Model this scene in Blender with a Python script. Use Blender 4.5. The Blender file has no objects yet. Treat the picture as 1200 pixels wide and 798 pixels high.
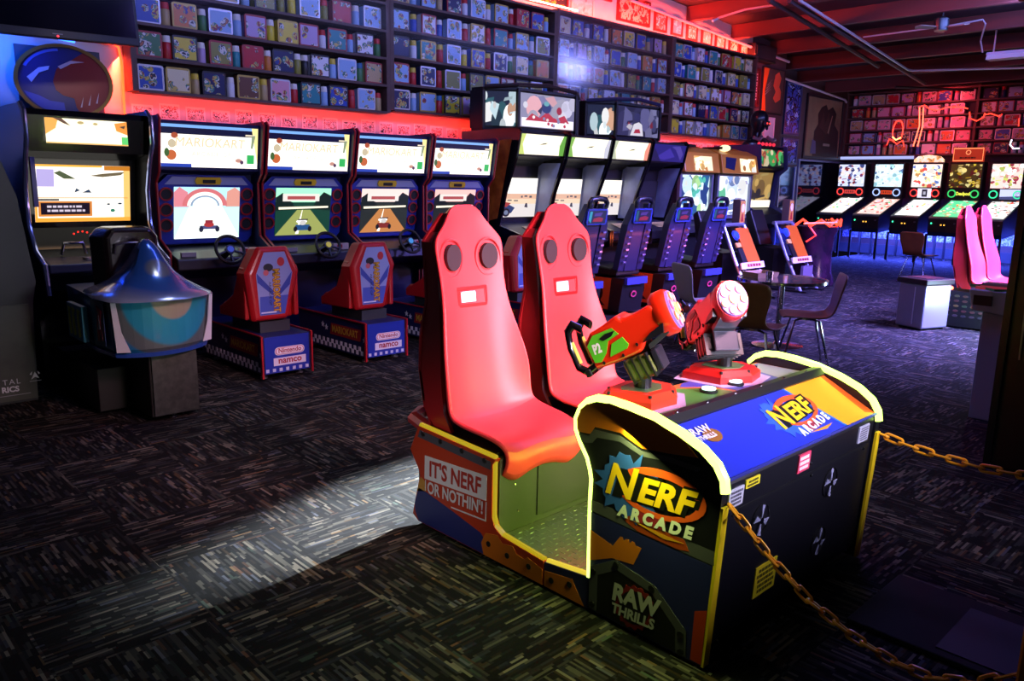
import bpy, bmesh, math, random
from mathutils import Vector, Matrix
rnd = random.Random(7)
sc = bpy.context.scene
COL = sc.collection
PI = math.pi
R = math.radians

# ------------------------------------------------------------------ materials
def lin(h):
    if not isinstance(h, str):
        return tuple(h)[:3] + (1.0,)
    h = h.lstrip('#')
    c = [int(h[i:i + 2], 16) / 255 for i in (0, 2, 4)]
    return tuple(x / 12.92 if x <= .04045 else ((x + .055) / 1.055) ** 2.4 for x in c) + (1.0,)

MATS = {}
def mat(name, col, rough=.5, metal=0.0, emit=None, es=0.0, coat=0.0, spec=None):
    if name in MATS:
        return MATS[name]
    m = bpy.data.materials.new(name); m.use_nodes = True
    b = m.node_tree.nodes['Principled BSDF']
    b.inputs['Base Color'].default_value = lin(col)
    b.inputs['Roughness'].default_value = rough
    b.inputs['Metallic'].default_value = metal
    if coat: b.inputs['Coat Weight'].default_value = coat; b.inputs['Coat Roughness'].default_value = .12
    if spec is not None: b.inputs['Specular IOR Level'].default_value = spec
    if emit is not None:
        b.inputs['Emission Color'].default_value = lin(emit)
        b.inputs['Emission Strength'].default_value = es
    MATS[name] = m
    return m

def em(col, es=1.0):
    """something that gives off light: screens, lit panels, neon"""
    k = 'glow_%s_%.2f' % (col, es)
    if k in MATS: return MATS[k]
    return mat(k, (.02, .02, .02), .35, emit=col, es=es)

def pm(col, rough=.5, metal=0.0, coat=0.0):
    return mat('paint_%s_%.2f_%.1f_%.1f' % (col, rough, metal, coat), col, rough, metal, coat=coat)

class NT:
    """tiny node-tree helper"""
    def __init__(s, m):
        s.m = m; s.t = m.node_tree; s.b = s.t.nodes['Principled BSDF']
    def n(s, ty, **kw):
        x = s.t.nodes.new(ty)
        for k, v in kw.items(): setattr(x, k, v)
        return x
    def l(s, a, b): s.t.links.new(a, b)
    def math(s, op, a, b=None, c=None):
        x = s.n('ShaderNodeMath', operation=op)
        for i, v in enumerate((a, b, c)):
            if v is None: continue
            if isinstance(v, (int, float)): x.inputs[i].default_value = v
            else: s.l(v, x.inputs[i])
        return x.outputs[0]
    def ramp(s, fac, stops, const=False):
        x = s.n('ShaderNodeValToRGB')
        cr = x.color_ramp
        cr.interpolation = 'CONSTANT' if const else 'LINEAR'
        while len(cr.elements) < len(stops): cr.elements.new(.5)
        for e, (p, c) in zip(cr.elements, stops):
            e.position = p; e.color = lin(c)
        s.l(fac, x.inputs[0])
        return x.outputs[0]

def newmat(name, rough=.5, metal=0.0):
    m = bpy.data.materials.new(name); m.use_nodes = True
    k = NT(m); k.b.inputs['Roughness'].default_value = rough; k.b.inputs['Metallic'].default_value = metal
    MATS[name] = m
    return m, k

def carpet_mat():
    m, k = newmat('woven_carpet', .95)
    k.b.inputs['Specular IOR Level'].default_value = .15
    tc = k.n('ShaderNodeTexCoord'); sp = k.n('ShaderNodeSeparateXYZ'); k.l(tc.outputs['Object'], sp.inputs[0])
    X, Y = sp.outputs[0], sp.outputs[1]
    T = .5
    tx = k.math('FLOOR', k.math('DIVIDE', X, T)); ty = k.math('FLOOR', k.math('DIVIDE', Y, T))
    odd = k.math('ABSOLUTE', k.math('MODULO', k.math('ADD', tx, ty), 2.0))
    def mix(a, b, f):
        return k.math('ADD', k.math('MULTIPLY', a, k.math('SUBTRACT', 1.0, f)), k.math('MULTIPLY', b, f))
    U = mix(X, Y, odd); V = mix(Y, X, odd)
    row = k.math('FLOOR', k.math('DIVIDE', V, .0105))
    wr = k.n('ShaderNodeTexWhiteNoise', noise_dimensions='1D'); k.l(row, wr.inputs['W'])
    ln = k.math('ADD', .035, k.math('MULTIPLY', wr.outputs['Value'], .10))
    off = k.math('MULTIPLY', wr.outputs['Value'], 37.0)
    cell = k.math('FLOOR', k.math('ADD', k.math('DIVIDE', U, ln), off))
    cmb = k.n('ShaderNodeCombineXYZ'); k.l(cell, cmb.inputs[0]); k.l(row, cmb.inputs[1]); k.l(odd, cmb.inputs[2])
    w = k.n('ShaderNodeTexWhiteNoise', noise_dimensions='3D'); k.l(cmb.outputs[0], w.inputs['Vector'])
    # blocks of denser yarn
    bx = k.math('FLOOR', k.math('DIVIDE', U, .17)); by = k.math('FLOOR', k.math('DIVIDE', V, .075))
    cb = k.n('ShaderNodeCombineXYZ'); k.l(bx, cb.inputs[0]); k.l(by, cb.inputs[1]); k.l(odd, cb.inputs[2])
    wb = k.n('ShaderNodeTexWhiteNoise', noise_dimensions='3D'); k.l(cb.outputs[0], wb.inputs['Vector'])
    val = k.math('ADD', k.math('MULTIPLY', w.outputs['Value'], .72), k.math('MULTIPLY', wb.outputs['Value'], .28))
    base = k.ramp(val, [(0, '#060608'), (.40, '#0c0c10'), (.46, '#232326'), (.58, '#393836'), (.70, '#55534b'), (.83, '#7d786c')], True)
    ws = k.n('ShaderNodeSeparateColor'); k.l(w.outputs['Color'], ws.inputs[0])
    tint = k.ramp(ws.outputs[1], [(0, '#d8d4cc'), (.58, '#8fa0d0'), (.72, '#e0b070'), (.82, '#c07a58'), (.87, '#7fb0a8'), (.92, '#e8e6dc')], True)
    mx = k.n('ShaderNodeMix', data_type='RGBA', blend_type='MULTIPLY'); mx.inputs[0].default_value = .85
    k.l(base, mx.inputs[6]); k.l(tint, mx.inputs[7])
    dk = k.n('ShaderNodeMix', data_type='RGBA', blend_type='MULTIPLY'); dk.inputs[0].default_value = 1; dk.inputs[7].default_value = (.62, .62, .64, 1)
    k.l(mx.outputs[2], dk.inputs[6]); k.l(dk.outputs[2], k.b.inputs['Base Color'])
    bp = k.n('ShaderNodeBump'); bp.inputs['Strength'].default_value = .35; bp.inputs['Distance'].default_value = .004
    k.l(val, bp.inputs['Height']); k.l(bp.outputs[0], k.b.inputs['Normal'])
    return m

def diamond_mat():
    m, k = newmat('diamond_plate', .32, .85)
    tc = k.n('ShaderNodeTexCoord'); sp = k.n('ShaderNodeSeparateXYZ'); k.l(tc.outputs['Object'], sp.inputs[0])
    S = .034
    u = k.math('DIVIDE', sp.outputs[0], S); v = k.math('DIVIDE', sp.outputs[1], S)
    fu = k.math('SUBTRACT', k.math('FRACT', u), .5); fv = k.math('SUBTRACT', k.math('FRACT', v), .5)
    par = k.math('ABSOLUTE', k.math('MODULO', k.math('ADD', k.math('FLOOR', u), k.math('FLOOR', v)), 2.0))
    a = k.math('ADD', k.math('MULTIPLY', fu, par), k.math('MULTIPLY', fv, k.math('SUBTRACT', 1.0, par)))
    b = k.math('ADD', k.math('MULTIPLY', fv, par), k.math('MULTIPLY', fu, k.math('SUBTRACT', 1.0, par)))
    d = k.math('ADD', k.math('POWER', k.math('DIVIDE', a, .42), 2.0), k.math('POWER', k.math('DIVIDE', b, .14), 2.0))
    hgt = k.math('SUBTRACT', 1.0, k.math('MINIMUM', d, 1.0))
    bp = k.n('ShaderNodeBump'); bp.inputs['Strength'].default_value = 1.0; bp.inputs['Distance'].default_value = .006
    k.l(hgt, bp.inputs['Height']); k.l(bp.outputs[0], k.b.inputs['Normal'])
    k.b.inputs['Base Color'].default_value = lin('#8d8d88')
    return m

def speckle_mat(name, c1, c2, scale, rough=.5, metal=0.0, bump=0.0):
    m, k = newmat(name, rough, metal)
    tc = k.n('ShaderNodeTexCoord'); nz = k.n('ShaderNodeTexNoise'); nz.inputs['Scale'].default_value = scale
    nz.inputs['Detail'].default_value = 5
    k.l(tc.outputs['Object'], nz.inputs['Vector'])
    k.l(k.ramp(nz.outputs['Fac'], [(.3, c1), (.7, c2)]), k.b.inputs['Base Color'])
    if bump:
        bp = k.n('ShaderNodeBump'); bp.inputs['Strength'].default_value = bump; bp.inputs['Distance'].default_value = .003
        k.l(nz.outputs['Fac'], bp.inputs['Height']); k.l(bp.outputs[0], k.b.inputs['Normal'])
    return m

def art_mat(name, cols, scale=9.0, emit=0.0, rough=.4, seeded=True, detail=2.0, distort=.6, tint=0.0):
    """printed or backlit picture: patches of several colours, different on each object"""
    m, k = newmat(name, rough)
    tc = k.n('ShaderNodeTexCoord'); oi = k.n('ShaderNodeObjectInfo')
    mp = k.n('ShaderNodeVectorMath', operation='ADD')
    k.l(tc.outputs['Object'], mp.inputs[0])
    if seeded:
        c = k.n('ShaderNodeCombineXYZ')
        k.l(k.math('MULTIPLY', oi.outputs['Random'], 41.0), c.inputs[0]); k.l(k.math('MULTIPLY', oi.outputs['Random'], 17.0), c.inputs[2])
        k.l(c.outputs[0], mp.inputs[1])
    nz = k.n('ShaderNodeTexNoise'); nz.inputs['Scale'].default_value = scale
    nz.inputs['Detail'].default_value = detail; nz.inputs['Distortion'].default_value = distort
    k.l(mp.outputs[0], nz.inputs['Vector'])
    n = len(cols)
    stops = [(max(0.0, .25 + .5 * i / n), c) for i, c in enumerate(cols)]
    out = k.ramp(nz.outputs['Fac'], stops, not emit)
    if tint:
        mx = k.n('ShaderNodeMix', data_type='RGBA'); 
        v = k.n('ShaderNodeTexVoronoi'); v.inputs['Scale'].default_value = scale * .75
        k.l(mp.outputs[0], v.inputs['Vector'])
        f = k.ramp(v.outputs['Distance'], [(.0, (0, 0, 0)), (.46, (1, 1, 1))], True)
        k.l(f, mx.inputs[0]); k.l(out, mx.inputs[6]); k.l(oi.outputs['Color'], mx.inputs[7]); out = mx.outputs[2]
    k.l(out, k.b.inputs['Base Color'])
    if emit:
        k.l(out, k.b.inputs['Emission Color']); k.b.inputs['Emission Strength'].default_value = emit
        k.b.inputs['Base Color'].default_value = (.02, .02, .02, 1)
    return m

def objcol_mat(name, rough=.4):
    m, k = newmat(name, rough)
    oi = k.n('ShaderNodeObjectInfo'); k.l(oi.outputs['Color'], k.b.inputs['Base Color'])
    return m

def rings_mat(name, centre, stops, rough=.3, metal=.4):
    m, k = newmat(name, rough, metal)
    k.b.inputs['Coat Weight'].default_value = .6
    tc = k.n('ShaderNodeTexCoord'); d = k.n('ShaderNodeVectorMath', operation='DISTANCE')
    k.l(tc.outputs['Object'], d.inputs[0]); d.inputs[1].default_value = centre
    k.l(k.ramp(d.outputs['Value'], stops), k.b.inputs['Base Color'])
    return m

def pane_mat():
    m = bpy.data.materials.new('clear_film'); m.use_nodes = True
    t = m.node_tree; t.nodes.clear()
    o = t.nodes.new('ShaderNodeOutputMaterial'); mx = t.nodes.new('ShaderNodeMixShader')
    tr = t.nodes.new('ShaderNodeBsdfTransparent'); gl = t.nodes.new('ShaderNodeBsdfGlossy'); gl.inputs['Roughness'].default_value = .16
    fr = t.nodes.new('ShaderNodeFresnel'); fr.inputs['IOR'].default_value = 1.35
    ml = t.nodes.new('ShaderNodeMath'); ml.operation = 'MULTIPLY'; ml.inputs[1].default_value = .28
    t.links.new(fr.outputs[0], ml.inputs[0]); t.links.new(ml.outputs[0], mx.inputs[0]); t.links.new(tr.outputs[0], mx.inputs[1]); t.links.new(gl.outputs[0], mx.inputs[2])
    t.links.new(mx.outputs[0], o.inputs[0])
    return m

# ------------------------------------------------------------------ mesh builder
class B:
    def __init__(s, M=None):
        s.v = []; s.f = []; s.mi = []; s.mats = []; s.M = M or Matrix()
    def _m(s, m):
        if m not in s.mats: s.mats.append(m)
        return s.mats.index(m)
    def add(s, vs, fs, m, M=None):
        T = s.M @ M if M is not None else s.M
        o = len(s.v); s.v += [T @ Vector(p) for p in vs]
        i = s._m(m)
        for f in fs:
            s.f.append([o + a for a in f]); s.mi.append(i)
        return s
    def box(s, x0, x1, y0, y1, z0, z1, m, M=None):
        vs = [(x, y, z) for x in (x0, x1) for y in (y0, y1) for z in (z0, z1)]
        return s.add(vs, [(0, 1, 3, 2), (4, 6, 7, 5), (0, 4, 5, 1), (2, 3, 7, 6), (0, 2, 6, 4), (1, 5, 7, 3)], m, M)
    def prism(s, pts, ax, a0, a1, m, M=None, caps=None):
        n = len(pts)
        def P(p, a): return {'x': (a, p[0], p[1]), 'y': (p[0], a, p[1]), 'z': (p[0], p[1], a)}[ax]
        vs = [P(p, a0) for p in pts] + [P(p, a1) for p in pts]
        fs = [(i, (i + 1) % n, n + (i + 1) % n, n + i) for i in range(n)]
        s.add(vs, fs + [tuple(range(n))[::-1], tuple(range(n, 2 * n))], m, M)
        return s
    def poly(s, pts, m, M=None):
        return s.add(pts, [tuple(range(len(pts)))], m, M)
    def loft(s, rings, m, cap=True, closed=True, M=None):
        n = len(rings[0]); vs = [p for r in rings for p in r]; fs = []
        for k in range(len(rings) - 1):
            for i in range(n if closed else n - 1):
                j = (i + 1) % n
                fs.append((k * n + i, k * n + j, (k + 1) * n + j, (k + 1) * n + i))
        if cap:
            fs.append(tuple(range(n))[::-1]); b = (len(rings) - 1) * n; fs.append(tuple(range(b, b + n)))
        return s.add(vs, fs, m, M)
    def lathe(s, prof, m, n=20, c=(0, 0, 0), ax='z', M=None):
        rings = []
        for r, z in prof:
            ring = []
            for i in range(n):
                a = 2 * PI * i / n; x, y = max(r, 1e-4) * math.cos(a), max(r, 1e-4) * math.sin(a)
                p = {'z': (x, y, z), 'y': (x, z, y), 'x': (z, x, y)}[ax]
                ring.append((p[0] + c[0], p[1] + c[1], p[2] + c[2]))
            rings.append(ring)
        return s.loft(rings, m, M=M)
    def cyl(s, c, r, h, m, ax='z', n=18, M=None):
        return s.lathe([(r, 0), (r, h)], m, n, c, ax, M)
    def ring(s, c, r0, r1, h, m, ax='z', n=24, M=None):
        return s.loft_closed([(r0, 0), (r1, 0), (r1, h), (r0, h)], m, n, c, ax, M)
    def loft_closed(s, prof, m, n=24, c=(0, 0, 0), ax='z', M=None):
        k = len(prof); vs = []; fs = []
        for i in range(n):
            a = 2 * PI * i / n
            for r, z in prof:
                x, y = r * math.cos(a), r * math.sin(a)
                p = {'z': (x, y, z), 'y': (x, z, y), 'x': (z, x, y)}[ax]
                vs.append((p[0] + c[0], p[1] + c[1], p[2] + c[2]))
        for i in range(n):
            for j in range(k):
                a, b2 = i * k + j, i * k + (j + 1) % k
                c2, d = ((i + 1) % n) * k + (j + 1) % k, ((i + 1) % n) * k + j
                fs.append((a, b2, c2, d))
        return s.add(vs, fs, m, M)
    def tube(s, pts, r, m, n=8, closed=False, M=None, flat=1.0):
        P = [Vector(p) for p in pts]; k = len(P); rings = []
        up = Vector((0, 0, 1)); prev = None
        for i in range(k):
            a = P[(i - 1) % k] if (closed or i) else P[0]; b = P[(i + 1) % k] if (closed or i < k - 1) else P[-1]
            t = (b - a).normalized()
            if prev is None:
                x = t.cross(up)
                if x.length < .1: x = t.cross(Vector((1, 0, 0)))
                x.normalize()
            else:
                x = (prev - t * prev.dot(t)).normalized()
            prev = x; y = t.cross(x)
            rings.append([tuple(P[i] + x * (r * math.cos(2 * PI * j / n)) + y * (r * flat * math.sin(2 * PI * j / n))) for j in range(n)])
        if closed: rings.append(rings[0])
        return s.loft(rings, m, cap=not closed, M=M)
    def sphere(s, c, r, m, n=16, sz=1.0, M=None):
        prof = [(r * math.sin(PI * i / (n // 2)), -r * sz * math.cos(PI * i / (n // 2))) for i in range(n // 2 + 1)]
        return s.lathe(prof, m, n, c, M=M)
    def build(s, name, parent=None, smooth=False, bevel=0.0, sub=0, seg=2):
        me = bpy.data.meshes.new(name)
        off = Vector((0, 0, 0)) if parent is None else ORG.get(parent.name, Vector((0, 0, 0)))
        me.from_pydata([tuple(p - off) for p in s.v], [], s.f)
        for m in s.mats: me.materials.append(m)
        me.polygons.foreach_set('material_index', s.mi)
        bm = bmesh.new(); bm.from_mesh(me)
        bmesh.ops.remove_doubles(bm, verts=bm.verts, dist=2e-5)
        bmesh.ops.recalc_face_normals(bm, faces=bm.faces)
        bm.to_mesh(me); bm.free()
        if smooth:
            me.polygons.foreach_set('use_smooth', [True] * len(me.polygons))
        me.update()
        o = bpy.data.objects.new(name, me); COL.objects.link(o)
        if parent is not None:
            o.parent = parent; ORG[o.name] = off
        if bevel:
            d = o.modifiers.new('bevel', 'BEVEL'); d.width = bevel; d.segments = seg; d.limit_method = 'ANGLE'; d.angle_limit = R(40)
        if sub:
            d = o.modifiers.new('sub', 'SUBSURF'); d.levels = sub; d.render_levels = sub
        if smooth == 'auto' or (smooth and not sub):
            me.set_sharp_from_angle(angle=R(38))
        return o

ORG = {}
def tag(o, label, cat, group=None, kind=None):
    if kind: o['kind'] = kind
    if label: o['label'] = label
    if cat: o['category'] = cat
    if group: o['group'] = group
    return o
def thing(name, loc, label, cat, group=None):
    o = bpy.data.objects.new(name, None); COL.objects.link(o)
    o.empty_display_size = .1; o.location = loc; ORG[o.name] = Vector(loc)
    return tag(o, label, cat, group)
def lthing(name, label, cat, group=None):
    """a thing modelled about its own origin and moved into place afterwards"""
    return thing(name, (0, 0, 0), label, cat, group)
def dup(o, parent=None):
    c = o.copy(); COL.objects.link(c)
    if parent is not None: c.parent = parent
    for ch in [x for x in bpy.data.objects if x.parent == o]: dup(ch, c)
    return c
def struct(o, label=None):
    o['kind'] = 'structure'
    if label: o['label'] = label
    return o
def frame(org, x, y):
    x = Vector(x).normalized(); y = Vector(y).normalized(); z = x.cross(y)
    return Matrix(((x[0], y[0], z[0], org[0]), (x[1], y[1], z[1], org[1]), (x[2], y[2], z[2], org[2]), (0, 0, 0, 1)))
def rotm(axis, deg, c=(0, 0, 0)):
    return Matrix.Translation(c) @ Matrix.Rotation(R(deg), 4, axis) @ Matrix.Translation(-Vector(c))

def scribble(b, w, h, rows, m, M, seed=1, z=.0016, fill=.62):
    """fine print too small to read: rows of short dashes"""
    rr = random.Random(seed); rh = h / rows
    for r in range(rows):
        x = -w / 2 + rr.uniform(0, w * .12); y = h / 2 - rh * (r + .5)
        while x < w / 2 - w * .08:
            L = min(rr.uniform(.05, .16) * w, w / 2 - x); b.box(x, x + L, y - rh * fill / 2, y + rh * fill / 2, z - .0006, z, m, M); x += L + w * .03
_tx = {}
def text_geo(body, size, ext=0.0, shear=0.0, bold=0.0, sp=1.0):
    key = (body, size, ext, shear, bold, sp)
    if key in _tx: return _tx[key]
    cu = bpy.data.curves.new('lettering', 'FONT'); cu.body = body; cu.size = size; cu.shear = shear
    cu.align_x = 'CENTER'; cu.align_y = 'CENTER'; cu.offset = bold; cu.space_character = sp; cu.resolution_u = 3; cu.extrude = ext
    o = bpy.data.objects.new('lettering', cu); COL.objects.link(o)
    dg = bpy.context.evaluated_depsgraph_get(); dg.update()
    me = bpy.data.meshes.new_from_object(o.evaluated_get(dg))
    vs = [tuple(v.co) for v in me.vertices]; fs = [tuple(p.vertices) for p in me.polygons]
    bpy.data.objects.remove(o); bpy.data.meshes.remove(me); bpy.data.curves.remove(cu)
    _tx[key] = (vs, fs)
    return vs, fs
def text(b, body, size, m, M, sx=1.0, **kw):
    vs, fs = text_geo(body, size, **kw)
    return b.add([(x * sx, y, z) for x, y, z in vs], fs, m, M)
# ------------------------------------------------------------------ room (x runs along the long wall, y into it)
WY, WX, WF = 7.8, 19.4, 8.62
CARPET = carpet_mat()
M_black = pm('#0b0b0d', .45); M_blk2 = pm('#141418', .35); M_blkgl = pm('#08080a', .18, coat=.5)
M_chrome = pm('#c9ccd2', .15, 1.0); M_steel = pm('#8b8e94', .35, .9); M_white = pm('#e8e8e6', .45)
M_grey = pm('#6d7076', .5); M_dgrey = pm('#2c2e33', .5)
struct(B().box(-6, WX, -8, WY, -.1, 0, CARPET).build('floor'))
M_wall = speckle_mat('painted_wall', '#c9b9b2', '#d6c8c0', 3, .8)
M_wall_unlit = speckle_mat('wall_unlit_tone', '#4b3436', '#553b3c', 3, .8)  # darker copy of the wall; missing light past the shelves put into colour
struct(B().box(-6, 13.35, WY, WY + .15, 0, 5.6, M_wall).box(13.35, 14.62, WY, WY + .15, 0, 5.6, M_wall_unlit).build('wall_left'))
struct(B().box(14.62, WX, WF, WF + .15, 0, 5.6, M_wall_unlit).box(14.47, 14.62, WY + .15, WF + .15, 0, 5.6, M_wall_unlit).build('wall_recess'))
struct(B().box(WX, WX + .15, -8, WF + .15, 0, 5.0, M_wall_unlit).build('wall_far'))
def zc(x): return 5.06 - .066 * x          # the roof falls towards the far wall
M_roof = speckle_mat('roof_sheet', '#2a2226', '#3a3034', 2, .6)
rb = B()
rb.prism([(-6, zc(-6)), (WX + .1, zc(WX + .1)), (WX + .1, zc(WX) + .1), (-6, zc(-6) + .1)], 'y', -8, WF + .1, M_roof)
struct(rb.build('ceiling'))
M_purlin = pm('#6a3430', .55)
for i, x in enumerate([7.2 + 1.35 * k for k in range(9)]):
    b = B()
    h = zc(x)
    ye = (WF if x > 14.6 else WY) - .02
    b.box(x - .05, x + .05, -4, ye, h - .24, h - .222, M_purlin)
    b.box(x - .012, x + .012, -4, ye, h - .222, h - .005, M_purlin)
    o = struct(b.build('ceiling_beam')); 
# sloping brace girders under the roof
for (a, c) in (((10.85, 5.82, 4.06), (17.37, 6.25, 3.60)), ((10.7, 6.05, 4.08), (15.5, 6.42, 3.74))):
    b = B(); b.tube([a, c], .035, pm('#39323a', .5), 6); struct(b.build('ceiling_girder'))
b = B(); b.tube([(17.6, 6.9, 3.6), (19.3, 5.9, 3.62)], .03, pm('#39323a', .5), 6); struct(b.build('ceiling_girder'))
b = B(); b.box(WX - .25, WX - .02, -2, WF - .02, 3.76, 3.84, pm('#3c3640', .5)); struct(b.build('ceiling_beam'))
# base of the far wall
struct(B().box(WX - .03, WX, -6, WF, 0, .22, pm('#2d2e38', .6)).build('baseboard_far'))
struct(B().box(-6, 14.6, WY - .025, WY, 0, .12, pm('#15151a', .6)).build('baseboard_left'))
# black partition end beside the camera, and its lighter base
M_part = pm('#0a0a0c', .4)
pb = B(); pb.box(4.83, 8.4, -2.6, 1.17, .0, 4.35, M_part)
struct(pb.build('wall_right', bevel=.01))
pt = B(); pt.box(4.80, 4.83, 1.155, 1.19, 0, 4.35, pm('#141318', .35, .3)); struct(pt.build('trim_right'))

# ------------------------------------------------------------------ conduits, fan, strip lamp under the roof
def pipe(name, pts, r, m, label, cat='pipe'):
    return tag(B().tube(pts, r, m, 8).build(name, smooth=True), label, cat)
M_cond = pm('#cfc9d6', .35, .3)
pipe('conduit_pipe', [(10.9, 5.70, 4.06), (13.07, 5.87, 3.92), (15.95, 6.06, 3.70), (16.05, 6.0, 3.69), (16.64, 4.41, 3.665), (16.9, 3.4, 3.65)], .02, M_cond,
     'long white conduit crossing under the roof and turning along the far wall')
pipe('conduit_pipe', [(9.7, WY - .09, 4.155), (14.55, WY - .09, 3.835)], .024, M_cond,
     'pale conduit running along the top of the long shelf wall')
pipe('conduit_pipe', [(14.75, WF - .09, 3.82), (18.9, WF - .09, 3.55), (19.0, WF - .09, 3.5)], .024, M_cond, 'pale conduit running above the large brown poster to the corner')
pipe('flexible_cable', [(13.3, 5.8, 3.90), (13.25, 5.0, 3.90), (13.2, 4.5, 3.90), (13.2, 4.05, 3.93), (13.5, 4.1, 3.92), (14.2, 4.35, 3.8), (14.3, 4.33, 3.64)], .012, M_cond,
     'thin pale cable looping from the roof to the strip lamp', 'cable')
pipe('flexible_cable', [(11.1, 7.2, 4.0), (11.2, 7.15, 4.06), (11.0, 6.6, 4.07), (11.0, 6.1, 4.07)], .016, M_cond,
     'pale curved cable near the brace above the shelves', 'cable')
t = thing('ceiling_fan', (12.9, 4.5, 4.2), 'small ceiling fan with three blades hanging under the roof', 'fan')
B().cyl((12.9, 4.5, 3.97), .02, .23, M_blk2).build('downrod', t)
B().lathe([(.0, 3.78), (.09, 3.79), (.10, 3.86), (.10, 3.95), (.03, 3.985), (0, 3.985)], pm('#3f4a50', .3, .6), 20, (12.9, 4.5, 0)).build('motor', t, smooth=True)
for k in range(3):
    M = Matrix.Translation((12.9, 4.5, 3.83)) @ Matrix.Rotation(R(22 + 120 * k), 4, 'Z') @ Matrix.Rotation(R(10), 4, 'X')
    B(M).prism([(.08, -.035), (.20, -.06), (.36, -.07), (.40, 0), (.36, .07), (.20, .06), (.08, .035)], 'z', -.006, .006, pm('#8a7a70', .5)).build('blade', t)
t = thing('strip_lamp', (14.45, 3.9, 3.6), 'white strip lamp hanging under the roof by a cable, unlit', 'lamp')
B().box(14.37, 14.53, 3.42, 4.30, 3.6, 3.645, pm('#b9c6e4', .4)).build('housing', t, bevel=.008)
B().prism([(14.33, 3.53), (14.57, 3.53), (14.52, 3.6), (14.38, 3.6)], 'y', 3.42, 4.29, pm('#dfe6f6', .35)).build('diffuser', t)
B().tube([(14.45, 4.22, 3.645), (14.45, 4.22, 4.10)], .012, M_cond, 6).tube([(14.45, 3.5, 3.645), (14.45, 3.5, 4.10)], .012, M_cond, 6).build('hanger', t)
t = thing('wall_vent', (13.36, 7.7, 3.7), 'black box speaker on the wall above the red scroll', 'speaker')
B().box(13.15, 13.9, 7.62, 7.795, 3.72, 4.0, M_black).build('cabinet', t, bevel=.01)
B().box(13.2, 13.85, 7.61, 7.62, 3.75, 3.97, pm('#1d1c20', .8)).build('grille', t)

# ------------------------------------------------------------------ shelf bays full of lunch boxes
M_shelf = speckle_mat('shelf_wood', '#4a3330', '#5a3f3a', 6, .55)
M_shelfback = pm('#1b1a22', .7)
FILM = pane_mat()
PITCH = .287
def shelf_bay(x0, x1, z0, rows, label, film=True, M=None, yb=7.79, depth=.2):
    t = thing('shelf_unit', ((x0 + x1) / 2, yb, z0), label, 'shelf', 'wall shelves of lunch boxes')
    zt = z0 + rows * PITCH
    B().box(x0, x1, yb - .015, yb, z0, zt + .02, M_shelfback).build('back_panel', t)
    for x in (x0, x1 - .05): B().box(x, x + .05, yb - depth, yb - .016, z0, zt + .02, M_shelf).build('side_panel', t)
    for r in range(rows + 1):
        B().box(x0 + .051, x1 - .051, yb - depth, yb - .016, z0 + r * PITCH - .012, z0 + r * PITCH + .014, M_shelf).build('shelf_board', t)
    if film: B().poly([(x0 + .02, yb - depth - .004, z0 + .02), (x1 - .02, yb - depth - .004, z0 + .02), (x1 - .02, yb - depth - .004, zt), (x0 + .02, yb - depth - .004, zt)], FILM).build('clear_film', t)
    return t
Z0 = 2.285
BAYS = [(2.60, 5.36), (5.36, 8.04), (8.04, 10.68), (10.68, 13.22)]
names = ['first', 'second', 'third', 'fourth']
for i, (a, c) in enumerate(BAYS):
    shelf_bay(a + .001, c - .001, Z0 + (-.035 if i == 0 else 0) + (.03 if i > 1 else 0), 5,
              'dark wooden wall shelf of lunch boxes, %s bay counted from the round emblem' % names[i], film=(i < 3))
PAL = {'pale blue': '#8fb4e0', 'blue': '#2c50b4', 'dark blue': '#1b2456', 'red': '#b8202a', 'yellow': '#d8c83c', 'orange': '#d07a34', 'green': '#3f7a48',
       'teal': '#2f8a94', 'white': '#dcdde6', 'lilac': '#b79cc8', 'pink': '#d89ab0', 'tan': '#b8a070', 'black': '#1c1c22', 'brown': '#6a4632', 'olive': '#8a8a3c', 'cream': '#e0d8b0'}
M_box = objcol_mat('tin_body', .4)
M_boxart = art_mat('tin_picture', ['#27408a', '#8c3030', '#c8b45a', '#3f7f70', '#d8d4cc', '#2a2a36', '#b06a40'], 16, tint=1, rough=.35)
M_rims = [pm('#c9c9d2', .35, .4), pm('#b8a050', .4, .3), pm('#23232b', .4), pm('#a02c30', .4)]
M_cap = [pm('#e6e4e0', .5), pm('#c83030', .5), pm('#d8c040', .5), pm('#2f6f9f', .5)]
def lunch_box_src(k):
    w, h, d = .226, .218, .085
    b = B(); hw = w / 2
    pts = []
    for cx, cz, a0 in ((hw - .02, h - .02, 0), (-hw + .02, h - .02, 90), (-hw + .02, .02, 180), (hw - .02, .02, 270)):
        for s in (0, 45, 90): pts.append((cx + .02 * math.cos(R(a0 + s)), cz + .02 * math.sin(R(a0 + s))))
    b.prism(pts, 'y', -d, 0, M_box)
    o = b.build('lunch_box')
    q = B(); q.prism([(x * 1.02, (z - h / 2) * 1.02 + h / 2) for x, z in pts], 'y', -d - .004, -d + .012, M_rims[k])
    q.build('rim', o)
    q = B(); q.box(-hw + .014, hw - .014, -d - .006, -d - .003, .015, h - .016, M_boxart); q.build('picture', o)
    return o
def thermos_src(k):
    o = B().lathe([(.0, 0), (.038, 0), (.042, .006), (.042, .135), (.034, .15), (0, .15)], M_box, 14).build('vacuum_flask', smooth=True)
    B().lathe([(.035, .143), (.04, .148), (.036, .202), (.0, .204)], M_cap[k], 14).build('cup', o, smooth=True)
    return o
SRC_B = [lunch_box_src(k) for k in range(4)]; SRC_T = [thermos_src(k) for k in range(4)]
used_src = set()
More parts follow.
